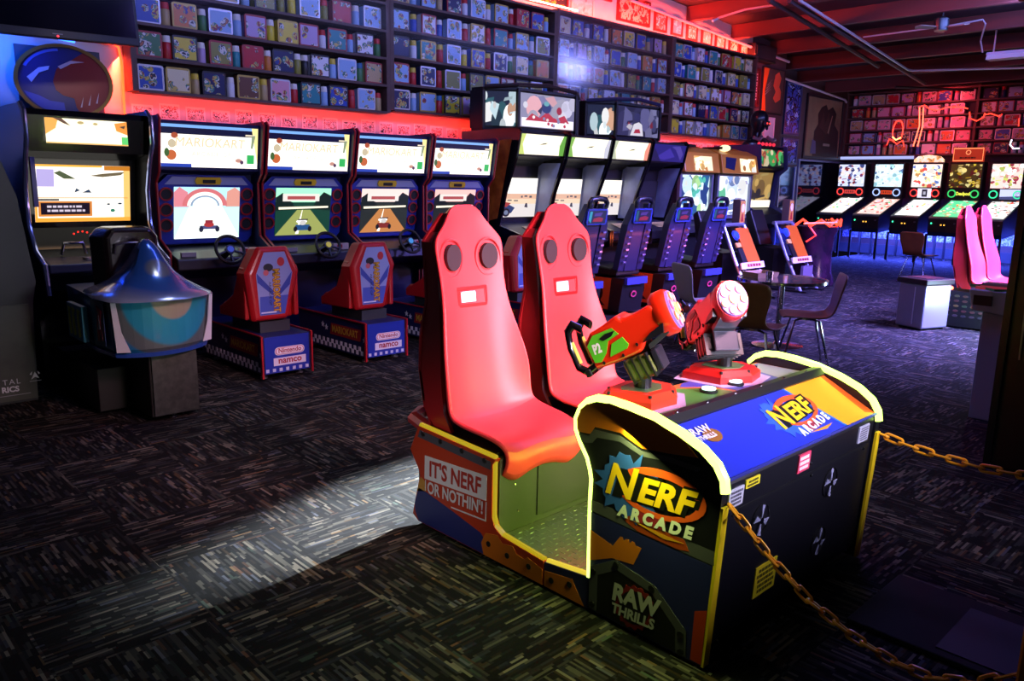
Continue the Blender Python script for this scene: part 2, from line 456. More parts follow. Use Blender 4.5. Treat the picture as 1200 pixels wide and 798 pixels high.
def place(src, loc, rot, col, label, cat, group, s=1.0, sx=1.0):
    if src.name in used_src:
        o = dup(src)
    else:
        o = src; used_src.add(src.name)
    o.location = loc; o.rotation_euler = (0, 0, rot); o.scale = (s * sx, s, s)
    c = lin(PAL[col]); o.color = c
    for ch in [x for x in bpy.data.objects if x.parent == o]: ch.color = c
    return tag(o, label, cat, group)
ORDN = ['first', 'second', 'third', 'fourth', 'fifth', 'sixth', 'seventh', 'eighth', 'ninth', 'tenth', 'eleventh', 'twelfth', 'thirteenth', 'fourteenth', 'fifteenth', 'sixteenth', 'seventeenth', 'eighteenth', 'nineteenth', 'twentieth']
ROWN = ['bottom', 'second lowest', 'middle', 'second highest', 'top']
# colours read off the photograph for the nearest bay: B = box, T = flask (body, cap index)
NEAR = {
 0: [('B', 'blue', 0), ('B', 'cream', 1), ('T', 'tan', 2), ('B', 'dark blue', 2), ('T', 'white', 0), ('B', 'brown', 1), ('T', 'tan', 2), ('B', 'pink', 0), ('T', 'red', 0), ('B', 'teal', 2), ('T', 'pale blue', 0), ('B', 'blue', 2), ('T', 'red', 1), ('B', 'pale blue', 0), ('T', 'tan', 1)],
 1: [('B', 'green', 3), ('T', 'red', 0), ('B', 'yellow', 2), ('T', 'lilac', 0), ('B', 'olive', 3), ('T', 'teal', 0), ('B', 'red', 3), ('T', 'orange', 0), ('B', 'dark blue', 2), ('T', 'olive', 0), ('T', 'black', 0), ('B', 'white', 2), ('T', 'pale blue', 2), ('B', 'pale blue', 0), ('T', 'green', 3), ('B', 'tan', 3)],
 2: [('B', 'blue', 0), ('T', 'tan', 1), ('B', 'orange', 1), ('T', 'green', 0), ('B', 'pale blue', 0), ('T', 'pale blue', 0), ('B', 'lilac', 3), ('T', 'yellow', 0), ('B', 'yellow', 1), ('B', 'lilac', 3), ('T', 'white', 1), ('B', 'teal', 3), ('T', 'pale blue', 1), ('B', 'white', 2), ('T', 'green', 1)],
 3: [('B', 'pale blue', 0), ('T', 'red', 0), ('B', 'blue', 3), ('T', 'lilac', 2), ('B', 'tan', 0), ('T', 'pale blue', 0), ('B', 'olive', 2), ('T', 'olive', 2), ('T', 'yellow', 2), ('B', 'pale blue', 0), ('T', 'olive', 1), ('B', 'red', 3), ('T', 'pale blue', 0), ('B', 'pale blue', 0)],
}
def hidden_by_tv(x, z):
    xa = x * 6.75 / 7.6; za = 1.5 + (z - 1.5) * 6.75 / 7.6
    return (6.3 < xa < 9.75 and za < 2.55)
for bi, (a, c) in enumerate(BAYS):
    zb = Z0 + (-.035 if bi == 0 else 0) + (.03 if bi > 1 else 0)
    for r in range(5):
        if bi == 0 and r == 4: continue
        row = NEAR.get(r) if bi == 0 else None
        if row is None:
            row = []; L = 0; nb = 0
            while True:
                kk = 'T' if (row and row[-1][0] == 'B' and rnd.random() < .78) else 'B'
                w = .262 if kk == 'B' else .1
                if L + w > c - a - .16: break
                L += w
                pool = (['pale blue', 'pale blue', 'blue', 'dark blue', 'white', 'yellow', 'orange', 'teal', 'olive', 'red', 'cream', 'lilac'] if kk == 'B'
                        else ['white', 'red', 'pale blue', 'green', 'blue', 'tan', 'yellow'])
                row.append((kk, rnd.choice(pool), rnd.choice([0, 0, 1, 2, 3])))
        tot = sum(.236 if k == 'B' else .088 for k, _, _ in row); gap = (c - a - .13 - tot) / max(1, len(row))
        x = a + .065; ib = it = 0
        for kk, col, var in row:
            w = .236 if kk == 'B' else .088
            xc = x + w / 2 + gap / 2 + rnd.uniform(-.006, .006); x += w + gap
            zz = zb + r * PITCH + .019
            lab = None
            if bi in (1, 2) and hidden_by_tv(xc, zz + .1): continue
            if bi == 0 and r == 3 and xc < 3.0: continue
            if kk == 'B': n = ib; ib += 1
            else: n = it; it += 1
            if kk == 'B':
                place(SRC_B[var], (xc, 7.735, zz), R(rnd.uniform(-4, 4)), col, '%s lunch box, %s box from near end on %s shelf of %s bay' % (col, ORDN[n], ROWN[r], names[bi]), 'lunch box', 'lunch boxes on the long wall', 1.0, rnd.uniform(.96, 1.01))
            else:
                place(SRC_T[var], (xc, 7.69, zz), R(rnd.uniform(0, 90)), col, '%s vacuum flask, %s flask from near end on %s shelf of %s bay' % (col, ORDN[n], ROWN[r], names[bi]), 'flask', 'vacuum flasks on the long wall', rnd.uniform(.92, 1.02))
# far wall shelves, seen end-on down the room
FZ0, FP = 2.28, .282
t = thing('shelf_unit', (WX - .01, 6.2, FZ0), 'red lit wall shelf of lunch boxes across the end of the room', 'shelf')
B().box(WX - .03, WX - .01, 3.6, 8.6, FZ0, FZ0 + 5 * FP + .05, M_shelfback).build('back_panel', t)
for y in (3.6, 5.75, 8.55): B().box(WX - .24, WX - .031, y, y + .05, FZ0, FZ0 + 5 * FP + .05, M_shelf).build('side_panel', t)
for r in range(6):
    for y0, y1 in ((3.651, 5.749), (5.801, 8.549)):
        B().box(WX - .24, WX - .031, y0, y1, FZ0 + r * FP - .015, FZ0 + r * FP + .015, M_shelf).build('shelf_board', t)
for r in range(5):
    y = 8.50; ib = it = 0
    while y > 4.15:
        kk = 'T' if rnd.random() < .25 else 'B'
        w = .30 if kk == 'B' else .12
        if y > 5.73 and y - w < 5.82: y = 5.72
        col = rnd.choice(['lilac', 'white', 'pale blue', 'blue', 'orange', 'tan', 'red', 'dark blue', 'pink'])
        if kk == 'B':
            place(SRC_B[rnd.choice([0, 0, 2, 3])], (WX - .06, y - w / 2, FZ0 + r * FP + .022), R(-90), col, '%s lunch box, %s box from the corner on %s shelf of end wall' % (col, ORDN[ib], ROWN[r]), 'lunch box', 'lunch boxes on the end wall', 1.0, 1.25); ib += 1
        else:
            place(SRC_T[rnd.choice([0, 1])], (WX - .1, y - w / 2, FZ0 + r * FP + .018), R(-90), col, '%s vacuum flask, %s flask from the corner on %s shelf of end wall' % (col, ORDN[it], ROWN[r]), 'flask', 'vacuum flasks on the end wall', 1.15); it += 1
        y -= w + .02
for s in SRC_B + SRC_T:
    if s.name not in used_src:
        for ch in [x for x in bpy.data.objects if x.parent == s]: bpy.data.objects.remove(ch)
        bpy.data.objects.remove(s)

# ------------------------------------------------------------------ framed pictures above the shelves, small cards below, neon and LED strips
M_cardart = art_mat('card_picture', ['#e6c8b8', '#f0e0d0', '#b06858', '#e8d4c4', '#3a2420', '#f4e8dc'], 22, rough=.6, distort=1.0)
M_cardpaper = pm('#f0e2d6', .7)
z = 2.025
cards = [2.74 + .245 * k for k in range(18)]
for i, x in enumerate(cards):
    w, h = .19, .125 + .012 * ((i * 5) % 3)
    t = thing('wall_card', (x, WY, z), 'small white picture card on the red wall, %s card from the round emblem' % ORDN[i], 'card', 'picture cards under the shelves')
    B().box(x - w / 2, x + w / 2, WY - .006, WY - .001, z, z + h, M_cardpaper).build('paper', t)
    B().box(x - w / 2 + .016, x + w / 2 - .016, WY - .008, WY - .0065, z + .018, z + h - .02, M_cardart).build('picture', t)
for i in range(9):
    x = 10.2 + .33 * i
    t = thing('wall_card', (x, WY, 2.03), 'small white picture card behind the orange cabinets, %s card from the widescreen toppers' % ORDN[i], 'card', 'picture cards under the shelves')
    B().box(x - .12, x + .12, WY - .006, WY - .001, 2.05, 2.23, M_cardpaper).build('paper', t)
    B().box(x - .10, x + .10, WY - .008, WY - .0065, 2.07, 2.21, M_cardart).build('picture', t)
FR = [(7.50, 8.44, 3.83, 4.35, '#5a2018', ['#2f5a34', '#d0b428', '#20281c', '#c8b870'], 'wide dark framed print with yellow and green fields'),
      (8.50, 8.98, 3.80, 4.4, '#e8c8b8', ['#f0d0c4', '#e8c0b0', '#c89080'], 'tall pale sheet of printed notes'),
      (9.10, 9.36, 4.08, 4.4, '#8a2018', ['#f0c0b0', '#d88070', '#f0d8cc'], 'small red framed certificate hung high'),
      (9.50, 10.28, 3.86, 4.22, '#6a1a14', ['#b82818', '#e8b890', '#a02014', '#c03020'], 'red framed lettered poster'),
      (10.40, 10.72, 3.84, 4.12, '#7a241c', ['#e8b8a8', '#c86050', '#f0d0c4'], 'square red framed picture'),
      (10.85, 11.15, 3.84, 4.10, '#8a3028', ['#f0c8d0', '#e0a0a8', '#f0e0dc'], 'pink square picture'),
      (11.27, 11.57, 3.82, 4.06, '#8a3028', ['#f4dcc8', '#d89878', '#f4ece0'], 'cream square picture'),
      (11.70, 12.0, 3.80, 4.04, '#8a3028', ['#f4dcc8', '#e8b8a0', '#f4ece0'], 'pale picture of a figure'),
      (12.12, 12.42, 3.79, 4.02, '#8a3028', ['#f4dcc8', '#e0a888', '#f8ece0'], 'pale picture beside the spiky one'),
      (12.55, 12.85, 3.78, 3.99, '#8a2820', ['#e08040', '#f4dcc0', '#c05030'], 'orange and cream picture'),
      (12.90, 13.2, 3.78, 3.97, '#8a2820', ['#f0a060', '#f8e4cc', '#d06040'], 'last bright picture before the wall turns dark')]
for (x0, x1, z0, z1, fc, cols, lab) in FR:
    m = art_mat('print_%d' % int(x0 * 100), cols, 11, rough=.5)
    t = thing('wall_picture', ((x0 + x1) / 2, WY, z0), lab + ' leaning above the shelves', 'picture', 'pictures along the top of the shelves')
    f = B(); fw = .03
    for (a, b2, c, d) in ((x0, x1, z0, z0 + fw), (x0, x1, z1 - fw, z1), (x0, x0 + fw, z0 + fw, z1 - fw), (x1 - fw, x1, z0 + fw, z1 - fw)):
        f.box(a, b2, WY - .035, WY - .001, c, d, pm(fc, .4))
    f.build('frame', t)
    p = B(); p.box(x0 + fw, x1 - fw, WY - .02, WY - .002, z0 + fw, z1 - fw, m); p.build('print', t)
# LED tubes that light the wall red
def led(name, x0, x1, y, z, col, es, label, r=.011):
    t = thing(name, ((x0 + x1) / 2, y, z), label, 'light')
    B().tube([(x0, y, z), (x1, y, z)], r, em(col, es), 8).build('tube', t)
    for x in (x0, x1): B().box(x - .01, x + .01, y - .02, y + .02, z - .02, z + .02, M_white).build('end_cap', t)
    return t
# ------------------------------------------------------------------ pictures shown on screens (lit areas built as thin stacked shapes)
def screen(b, w, h, layers, M, step=.0008):
    """layers: (material, polygon in 0..1 units); the first covers all"""
    for i, (m, pts) in enumerate(layers):
        b.poly([((x - .5) * w, (y - .5) * h, i * step) for x, y in pts], m, M)
def busy(b, w, h, M, bg, cols, n, seed, es, smax=.22, tall=1.0):
    """an illustrated lit panel: overlapping blobs, shards and streaks in the panel's own colours"""
    rr = random.Random(seed); L = [(em(bg, es), FULL)]; sh = []
    for _ in range(n):
        s = rr.uniform(.04, smax); cx, cy = rr.random(), rr.random(); k = rr.random(); a = rr.uniform(0, 360)
        sx, sy = s, s * w / h * tall
        if k < .45: p = disc(cx, cy, sx, sy, 12)
        elif k < .75: p = [(cx + sx * math.cos(R(a + d)), cy + sy * math.sin(R(a + d)) * .9) for d in (0, 100, 150, 250)]
        else: p = [(cx - sx, cy - sy * .25), (cx + sx * .9, cy - sy * .02), (cx + sx, cy + sy * .25), (cx - sx * .7, cy + sy * .1)]
        sh.append((s, em(rr.choice(cols), es * rr.choice([.7, 1, 1, 1.25])), [(min(1, max(0, x)), min(1, max(0, y))) for x, y in p]))
    for s, m, p in sorted(sh, key=lambda q: -q[0]): L.append((m, p))
    screen(b, w, h, L, M, .0004)
def crowd(b, w, h, M, seed, figure=False):
    rr = random.Random(seed); L = []
    if figure:
        L += [(em('#e8e4f0', .9), [(.30, .02), (.62, .02), (.58, .42), (.5, .5), (.38, .42)]), (em('#c02838', .8), [(.38, .1), (.55, .12), (.52, .26), (.42, .24)]), (em('#3a3a78', .5), disc(.46, .66, .08, .16)), (em('#d0ccd8', .8), [(.2, .3), (.3, .2), (.36, .36), (.26, .42)])]
    else:
        L += [(em('#f4f0fa', 1.2), rect(.02, .02, .98, .28)), (em('#c83848', .9), [(.08, .2), (.2, .42), (.34, .3), (.48, .5), (.62, .3), (.8, .44), (.9, .2)]), (em('#3a4a90', .6), disc(.46, .62, .09, .17)), (em('#7ac0c8', .8), disc(.46, .74, .05, .07)), (em('#b02838', .8), disc(.7, .56, .05, .12)), (em('#40406a', .6), [(.3, .5), (.4, .7), (.36, .4)])]
        for k in range(14): L.append((em(rr.choice(['#ffffff', '#c03040', '#f0d8dc', '#8a8ab0']), 1.0), disc(.1 + .8 * rr.random(), .08 + .24 * rr.random(), .025, .05, 8)))
    screen(b, w, h, L, M @ Matrix.Translation((0, 0, .009)), .0004)
FULL = [(0, 0), (1, 0), (1, 1), (0, 1)]
def rect(x0, y0, x1, y1): return [(x0, y0), (x1, y0), (x1, y1), (x0, y1)]
def disc(cx, cy, rx, ry, n=14, a0=0, a1=360):
    return [(cx + rx * math.cos(R(a0 + (a1 - a0) * i / n)), cy + ry * math.sin(R(a0 + (a1 - a0) * i / n))) for i in range(n + (a1 - a0 < 360))]

# ------------------------------------------------------------------ four red and blue go-kart cabinets
BLUE = pm('#1c2f9a', .4, coat=.4); BLUE2 = pm('#10184a', .45); RED = pm('#a01420', .38, coat=.4); REDS = pm('#b01018', .42, coat=.25)
def kart_front(hub, track):
    t = lthing('kart_racing_machine', '', 'arcade machine')
    prof = [(7.4, .02), (7.4, 1.93), (6.62, 1.95), (6.60, 1.93), (6.66, 1.56), (6.80, 1.53), (6.90, .93), (6.62, .88), (6.62, .70), (6.84, .64), (6.84, .02)]
    b = B(); b.prism(prof, 'x', -.425, .425, BLUE2); b.build('cabinet_body', t)
    for s in (-1, 1):
        b = B(); x = s * .437
        sp = [(7.42, .0), (7.42, 1.96), (6.58, 1.98), (6.54, 1.95), (6.62, 1.54), (6.70, 1.46), (6.70, 1.0), (6.50, .9), (6.52, .66), (6.78, .58), (6.78, .0)]
        b.prism(sp, 'x', x - .01, x + .01, BLUE2); sd = b.build('side_panel', t)
        B().tube([(x, p[0], p[1]) for p in sp[2:]], .011, RED, 6).build('edge_trim', sd)
    # lit header
    b = B()
    Mq = frame((0, 6.628, 1.752), (1, 0, 0), (0, -.055, .36))
    w, h = .82, .34
    bright = em('#fff8ee', 1.5)
    screen(b, w, h, [(bright, FULL), (em('#7fb4ff', 1.1), rect(0, .93, 1, 1)), (em('#2d4fd0', .8), rect(0, 0, .30, .08)), (em('#ffe89a', 1.3), [(1, .1), (1, 1), (.93, 1)]),
                     (em('#e8763c', .8), disc(.10, .28, .05, .12)), (em('#4f7a3a', .7), disc(.055, .34, .025, .10)), (em('#d8c8a8', 1), disc(.105, .55, .04, .10)), (em('#c85c34', .8), disc(.13, .74, .035, .07)),
                     (em('#dda090', .9), disc(.79, .19, .035, .05)), (em('#6a4a70', .7), disc(.825, .15, .02, .05)), (em('#35c060', 1.0), rect(.88, .12, .96, .34)),
                     (em('#e8d8c0', 1.2), rect(.86, .80, .97, .84)), (em('#9cae88', .9), [(.93, .82), (.97, .82), (.94, .5), (.92, .5)])], Mq)
    text(b, 'MARIOKART', .105, em('#ffdfae', 1.0), Mq @ Matrix.Translation((-.01, .03, .012)), shear=.1, sx=1.0)
    text(b, 'ARCADE GP', .05, em('#f4dcc8', 1.0), Mq @ Matrix.Translation((.0, -.06, .012)), sp=1.3)
    b.build('header_panel', t)
    # bezel with screen
    b = B(); Mb = frame((0, 6.775, 1.235), (1, 0, 0), (0, -.10, .60))
    b.M = Mb
    pts = [(-.41, -.24), (-.36, -.30), (.36, -.30), (.41, -.24), (.41, .21), (.33, .29), (-.33, .29), (-.41, .21)]
    b.prism(pts, 'z', -.02, .0, BLUE)
    bz = b.build('screen_bezel', t, bevel=.008)
    b = B(Mb); b.prism([(-.36, .21), (.36, .21), (.30, .275), (-.30, .275)], 'z', .0, .006, pm('#8f96b8', .4)); b.build('badge_plate', bz)
    b = B(Mb); b.prism([(-.10, .215), (.10, .215), (.115, .245), (.10, .275), (-.10, .275), (-.115, .245)], 'z', .006, .02, pm('#d8b020', .35)); b.box(-.05, .06, .225, .255, .02, .024, M_black); b.build('coin_badge', bz)
    b = B(Mb); Ms = Mb @ Matrix.Translation((0, -.03, .004)); w, h = .57, .44
    b.M = Matrix()
    screen(b, w, h, track, Ms); b.build('screen', t)
    for s in (-1, 1):
        for k in range(3):
            M = Mb @ Matrix.Translation((s * .35, .13 - .13 * k, .0))
            q = B(M); q.loft_closed([(.044, 0), (.057, 0), (.057, .016), (.044, .016)], RED, 20); q.cyl((0, 0, 0), .045, .006, pm('#15151c', .7)); q.build('speaker', t)
    # dash
    b = B(); b.prism([(6.90, .93), (6.60, .90), (6.42, .85), (6.40, .76), (6.62, .70), (6.9, .70)], 'x', -.42, .42, M_blk2); d = b.build('dashboard', t, bevel=.012)
    B().box(.13, .29, 6.47, 6.5, .865, .92, pm('#c9b8a8', .5)).box(.17, .22, 6.464, 6.47, .88, .91, pm('#b02020')).build('instruction_card', d)
    B().box(-.36, -.24, 6.47, 6.5, .865, .90, pm('#8d8890', .5)).build('instruction_card', d)
    Mw = frame((-.03, 6.30, .925), (1, 0, 0), (0, .42, .9))
    b = B(Mw); b.tube([(.118 * math.cos(2 * PI * i / 24), .118 * math.sin(2 * PI * i / 24), 0) for i in range(24)], .014, M_black, 8, closed=True)
    for a in (90 + 110, 90 - 110, 270):
        b.tube([(0, 0, -.01), (.11 * math.cos(R(a)), .11 * math.sin(R(a)), 0)], .012, M_black, 6)
    b.cyl((0, 0, -.02), .04, .03, M_black); wv = b.build('steering_wheel', t, smooth=True)
    B(Mw).cyl((0, 0, .01), .026, .006, em(hub, .6)).build('hub_button', wv)
    B(Mw).cyl((0, 0, -.2), .03, .19, M_black).build('steering_column', wv)
    # seat platform
    b = B(); b.box(-.2, .2, 5.46, 6.56, .045, .335, BLUE2); pl = b.build('seat_platform', t)
    B().box(-.185, .185, 5.452, 5.459, .05, .33, BLUE).build('rear_plate', pl)
    for s in (-1, 1):
        q = B(); q.box(s * .207 - .007, s * .207 + .007, 5.44, 5.458, .02, .345, RED); q.box(s * .207 - .007, s * .207 + .007, 5.459, 6.56, .337, .348, RED); q.build('edge_trim', pl)
        for yy in (5.55, 6.4):
            B().lathe([(.028, 0), (.028, .012), (.01, .014), (.01, .05)], M_steel, 12, (s * .15, yy, 0)).build('leveling_foot', pl)
    Mr = frame((0, 5.4512, .0), (1, 0, 0), (0, 0, 1))
    def pill(bb, cx, cy, w, h, m, zz):
        n = 8; r = h / 2
        pts = [(cx + (w / 2 - r) + r * math.cos(R(-90 + 180 * i / n)), cy + r * math.sin(R(-90 + 180 * i / n))) for i in range(n + 1)] + [(cx - (w / 2 - r) + r * math.cos(R(90 + 180 * i / n)), cy + r * math.sin(R(90 + 180 * i / n))) for i in range(n + 1)]
        bb.prism(pts, 'z', zz, zz + .001, m, Mr)
    q = B(); pill(q, .02, .215, .25, .062, pm('#d8d4e0'), 0); pill(q, .02, .215, .235, .05, pm('#c0303a'), .0012); pill(q, .02, .215, .225, .043, pm('#e4dce4'), .0024)
    q.box(-.115, .155, .105, .165, .0, .0012, pm('#d8d4e0'), Mr)
    text(q, 'Nintendo', .05, pm('#a02838'), Mr @ Matrix.Translation((.02, .218, .0042)), bold=.0012)
    text(q, 'namco', .068, pm('#a02838'), Mr @ Matrix.Translation((.02, .142, .0024)), bold=.002, sx=1.08)
    q.build('maker_lettering', pl)
    wq, bk = pm('#c4c6d8', .5), BLUE
    q = B()
    for k in range(7): q.box(-.18 + .055 * k, -.155 + .055 * k, 5.449, 5.4515, .06, .085, wq)
    for k in range(28):
        for r in range(2):
            if (k + r) % 2: continue
            q.box(-.2025, -.2002, 5.50 + .036 * k, 5.536 + .036 * k, .06 + .036 * r, .096 + .036 * r, wq)
    q.build('checker_pattern', pl)
    Ml = frame((-.2004, 5.78, .225), (0, -1, 0), (0, 0, 1))
    q = B(); q.prism([(-.24, -.05), (.24, -.05), (.26, .05), (-.22, .05)], 'z', 0, .001, pm('#8a1c20'), Ml)
    text(q, 'MARIOKART', .085, pm('#c89a30'), Ml @ Matrix.Translation((0, 0, .0022)), bold=.002, sx=.85)
    for cx, cy in ((-.36, .02), (-.30, .0), (.30, -.03)):
        pts = [(cx + (.03 if i % 2 == 0 else .013) * math.sin(PI * i / 5), cy + (.03 if i % 2 == 0 else .013) * math.cos(PI * i / 5)) for i in range(10)]
        q.prism(pts, 'z', .0, .001, wq, Ml)
    q.build('side_lettering', pl)
    # seat
    b = B(); b.box(-.13, .12, 5.62, 6.1, .336, .42, M_dgrey); b.build('seat_pedestal', t)
    hexr = [(-.13, .995), (.12, .995), (.215, .80), (.10, .43), (-.19, .43), (-.235, .80)]
    def ringat(y, sx, dz, sz=1.0): return [((x - 0) * sx, y, .43 + (z - .43) * sz + dz) for x, z in hexr]
    b = B(); b.loft([ringat(5.60, .88, .012, .96), ringat(5.63, 1, 0), ringat(5.74, 1.03, .0, .985), ringat(5.79, .9, .01, .93)], REDS)
    st = b.build('seat_shell', t, bevel=.018, seg=2)
    for s in (-1, 1):     # side bolster running forward from the back to the pan
        q = B(); x = s * .205
        q.prism([(5.66, .44), (5.66, .84), (5.74, .84), (5.86, .62), (6.02, .54), (6.12, .50), (6.12, .43)], 'x', x - .02, x + .02, REDS); q.build('bolster', st, bevel=.012)
    B().prism([(5.70, .43), (6.16, .43), (6.16, .5), (6.10, .535), (5.84, .50), (5.70, .56)], 'x', -.19, .19, REDS).build('seat_pan', st, bevel=.015)
    Md = frame((0, 5.5985, .0), (1, 0, 0), (0, 0, 1))
    dec = [(-.085, .955), (.085, .955), (.145, .79), (.07, .475), (-.135, .475), (-.155, .79)]
    q = B(); q.prism(dec, 'z', 0, .001, pm('#8f98c8', .35), Md)
    q.prism([(-.13, .62), (.105, .62), (.07, .477), (-.133, .477)], 'z', .0012, .0018, pm('#4a5ab0', .35), Md)
    q.prism([(-.15, .80), (-.02, .66), (-.02, .62), (-.145, .73)], 'z', .0012, .002, pm('#39489a', .4), Md)
    q.prism([(.14, .80), (.03, .66), (.03, .62), (.12, .70)], 'z', .0012, .002, pm('#39489a', .4), Md)
    q.prism([(-.125, .49), (.0, .49), (.0, .50), (-.125, .50)], 'z', .002, .003, pm('#d8d8e4'), Md)
    Mt = Md @ Matrix.Translation((.005, .66, .0032)) @ Matrix.Rotation(R(-90), 4, 'Z')
    text(q, 'MARIOKART', .076, pm('#7a2a20'), Mt @ Matrix.Translation((0, 0, -.0006)), bold=.006, sx=.78)
    text(q, 'MARIOKART', .076, pm('#d8a828'), Mt, bold=.001, sx=.78)
    text(q, 'ARCADE GP', .028, M_black, Mt @ Matrix.Translation((.02, -.052, 0)), sx=1.2)
    q.prism(disc(.05, .88, .03, .035), 'z', .002, .003, pm('#b83038'), Md); q.prism(disc(-.055, .84, .04, .03), 'z', .002, .003, pm('#23232c'), Md); q.prism(disc(-.075, .80, .022, .022), 'z', .0031, .004, pm('#c86068'), Md)
    q.build('seat_decal', st)
    return t
def track_layers(sky, mid, road, kart, hill):
    return [(em(mid, .8), FULL), (em(sky, 1.2), rect(0, .70, 1, 1)), (em(hill, .55), [(0, .52), (0, .8), (.12, .9), (.2, .74), (.3, .70), (.34, .55)]), (em(hill, .55), [(1, .52), (1, .84), (.86, .92), (.72, .74), (.66, .55)]),
            (em('#f4ece4', 1.1), rect(.12, .72, .78, .88)), (em('#d86060', .7), rect(.2, .76, .7, .83)), (em(road, 1.0), [(.0, 0), (1, 0), (.62, .54), (.38, .54)]), (em('#fff8e8', 1.4), [(.36, .02), (.42, .02), (.48, .54), (.47, .54)]),
            (em('#fff4d8', 1.3), [(.05, .55), (.95, .58), (.95, .62), (.05, .60)]),
            (em('#ffffff', 1.2), disc(.47, .29, .10, .045)), (em(kart, .6), rect(.36, .10, .62, .22)), (em('#e8e4e0', .9), disc(.49, .26, .06, .05)), (em('#20242c', .3), disc(.36, .13, .035, .06)), (em('#20242c', .3), disc(.62, .13, .035, .06)),
            (em('#403050', .4), rect(.40, .32, .58, .345))]
tr1 = [(em('#d8fff6', 1.15), FULL), (em('#bff0ff', 1.2), rect(0, .6, 1, 1)), (em('#ff9aa8', .9), [(0, .62), (0, .9), (.08, 1), (.2, .9), (.22, .62)]), (em('#ffb0a0', .9), [(.78, .62), (.8, .92), (.92, 1), (1, .92), (1, .62)]),
       (em('#ff8a90', .8), disc(.46, .64, .34, .34, 20, 0, 180)), (em('#fff2ea', 1.4), disc(.46, .64, .27, .27, 20, 0, 180)), (em('#9fb8d8', .9), disc(.46, .64, .22, .20, 20, 0, 180)), (em('#eaffff', 1.5), disc(.46, .64, .19, .17, 20, 0, 180)),
       (em('#f4fff0', 1.6), [(0, 0), (1, 0), (.72, .63), (.22, .63)]), (em('#6a6aa8', .6), rect(.38, .18, .66, .25)), (em('#d04040', .8), disc(.52, .27, .08, .05)), (em('#b83a4a', .7), rect(.46, .30, .58, .36)),
       (em('#40406a', .4), disc(.40, .18, .035, .06)), (em('#40406a', .4), disc(.65, .18, .035, .06))]
tr2 = track_layers('#a8ffd0', '#0f4a38', '#a8b060', '#2f6ab0', '#082c20')
tr3 = track_layers('#ffe0d8', '#28302a', '#d08848', '#a83828', '#10241c')
tr4 = track_layers('#ffc8c0', '#20281c', '#b87a58', '#7a3a30', '#142018')
lab = ['red and blue kart racing machine beside the boat racer, pale arched track on screen',
       'red and blue kart racing machine with yellow wheel hub and green forest track on screen',
       'red and blue kart racing machine showing an orange dirt track between two others',
       'red and blue kart racing machine at the end of the four, beside the black row']
for i, (hub, tr) in enumerate((('#2b48c8', tr1), ('#c8b828', tr2), ('#3aa8ff', tr3), ('#c8b828', tr4))):
    t = kart_front(hub, tr)
    t['label'] = lab[i]; t['group'] = 'kart racing machines along the wall'
    t.location = (2.86 + .915 * i, .0, 0)

# ------------------------------------------------------------------ boat racer at the end of the row
t = thing('boat_racing_cabinet', (1.84, 6.7, 0), 'black boat racing cabinet with chrome edged curved sides and amber screen', 'arcade machine')
b = B(); b.prism([(7.3, .02), (7.3, 1.93), (6.25, 1.94), (6.22, 1.90), (6.26, 1.66), (6.46, 1.62), (6.56, 1.12), (6.35, .98), (6.05, .90), (6.05, .72), (6.3, .6), (6.3, .02)], 'x', 1.42, 2.19, M_blkgl); b.build('cabinet_body', t)
edge = pm('#a8b4e8', .18, .9)
for s, x in ((-1, 1.40), (1, 2.21)):
    sp = [(7.32, 0), (7.32, 1.97), (6.22, 1.97), (6.14, 1.92), (6.14, 1.74), (6.22, 1.60), (6.30, 1.40), (6.30, 1.15), (6.18, .98), (5.98, .90), (5.95, .70), (6.2, .5), (6.2, 0)]
    sd = B().prism(sp, 'x', x - .015, x + .015, M_blkgl).build('side_panel', t)
    B().tube([(x, p[0], p[1]) for p in sp[2:11]], .016, edge, 8).build('chrome_edge', sd, smooth=True)
Mh = frame((1.80, 6.215, 1.80), (1, 0, 0), (0, 0, 1))
b = B(); screen(b, .53, .17, [(em('#fff4d0', 1.5), FULL), (em('#ffb040', 1.1), [(0, .35), (0, 1), (.16, 1), (.12, .6)]), (em('#7a5020', .6), [(.1, 1), (.2, 1), (.3, .72), (.22, .8)]), (em('#ffa030', 1.0), [(.86, .6), (1, .45), (1, 1), (.84, .9)]), (em('#6a4a28', .6), [(.9, .78), (.98, .84), (.96, .7)]),
                                (em('#60e070', 1.0), rect(.92, 0, 1, .36)), (em('#ffc060', 1), rect(0, 0, 1, .05)), (em('#c8b070', 1), disc(.42, .86, .04, .06)), (em('#c8b070', 1), disc(.6, .84, .03, .05))], Mh); b.build('header_panel', t)
Ms = frame((1.79, 6.44, 1.38), (1, 0, 0), (0, -.09, .5)); Ms = Ms @ Matrix.Translation((0, 0, .05))
W, H = .64, .41
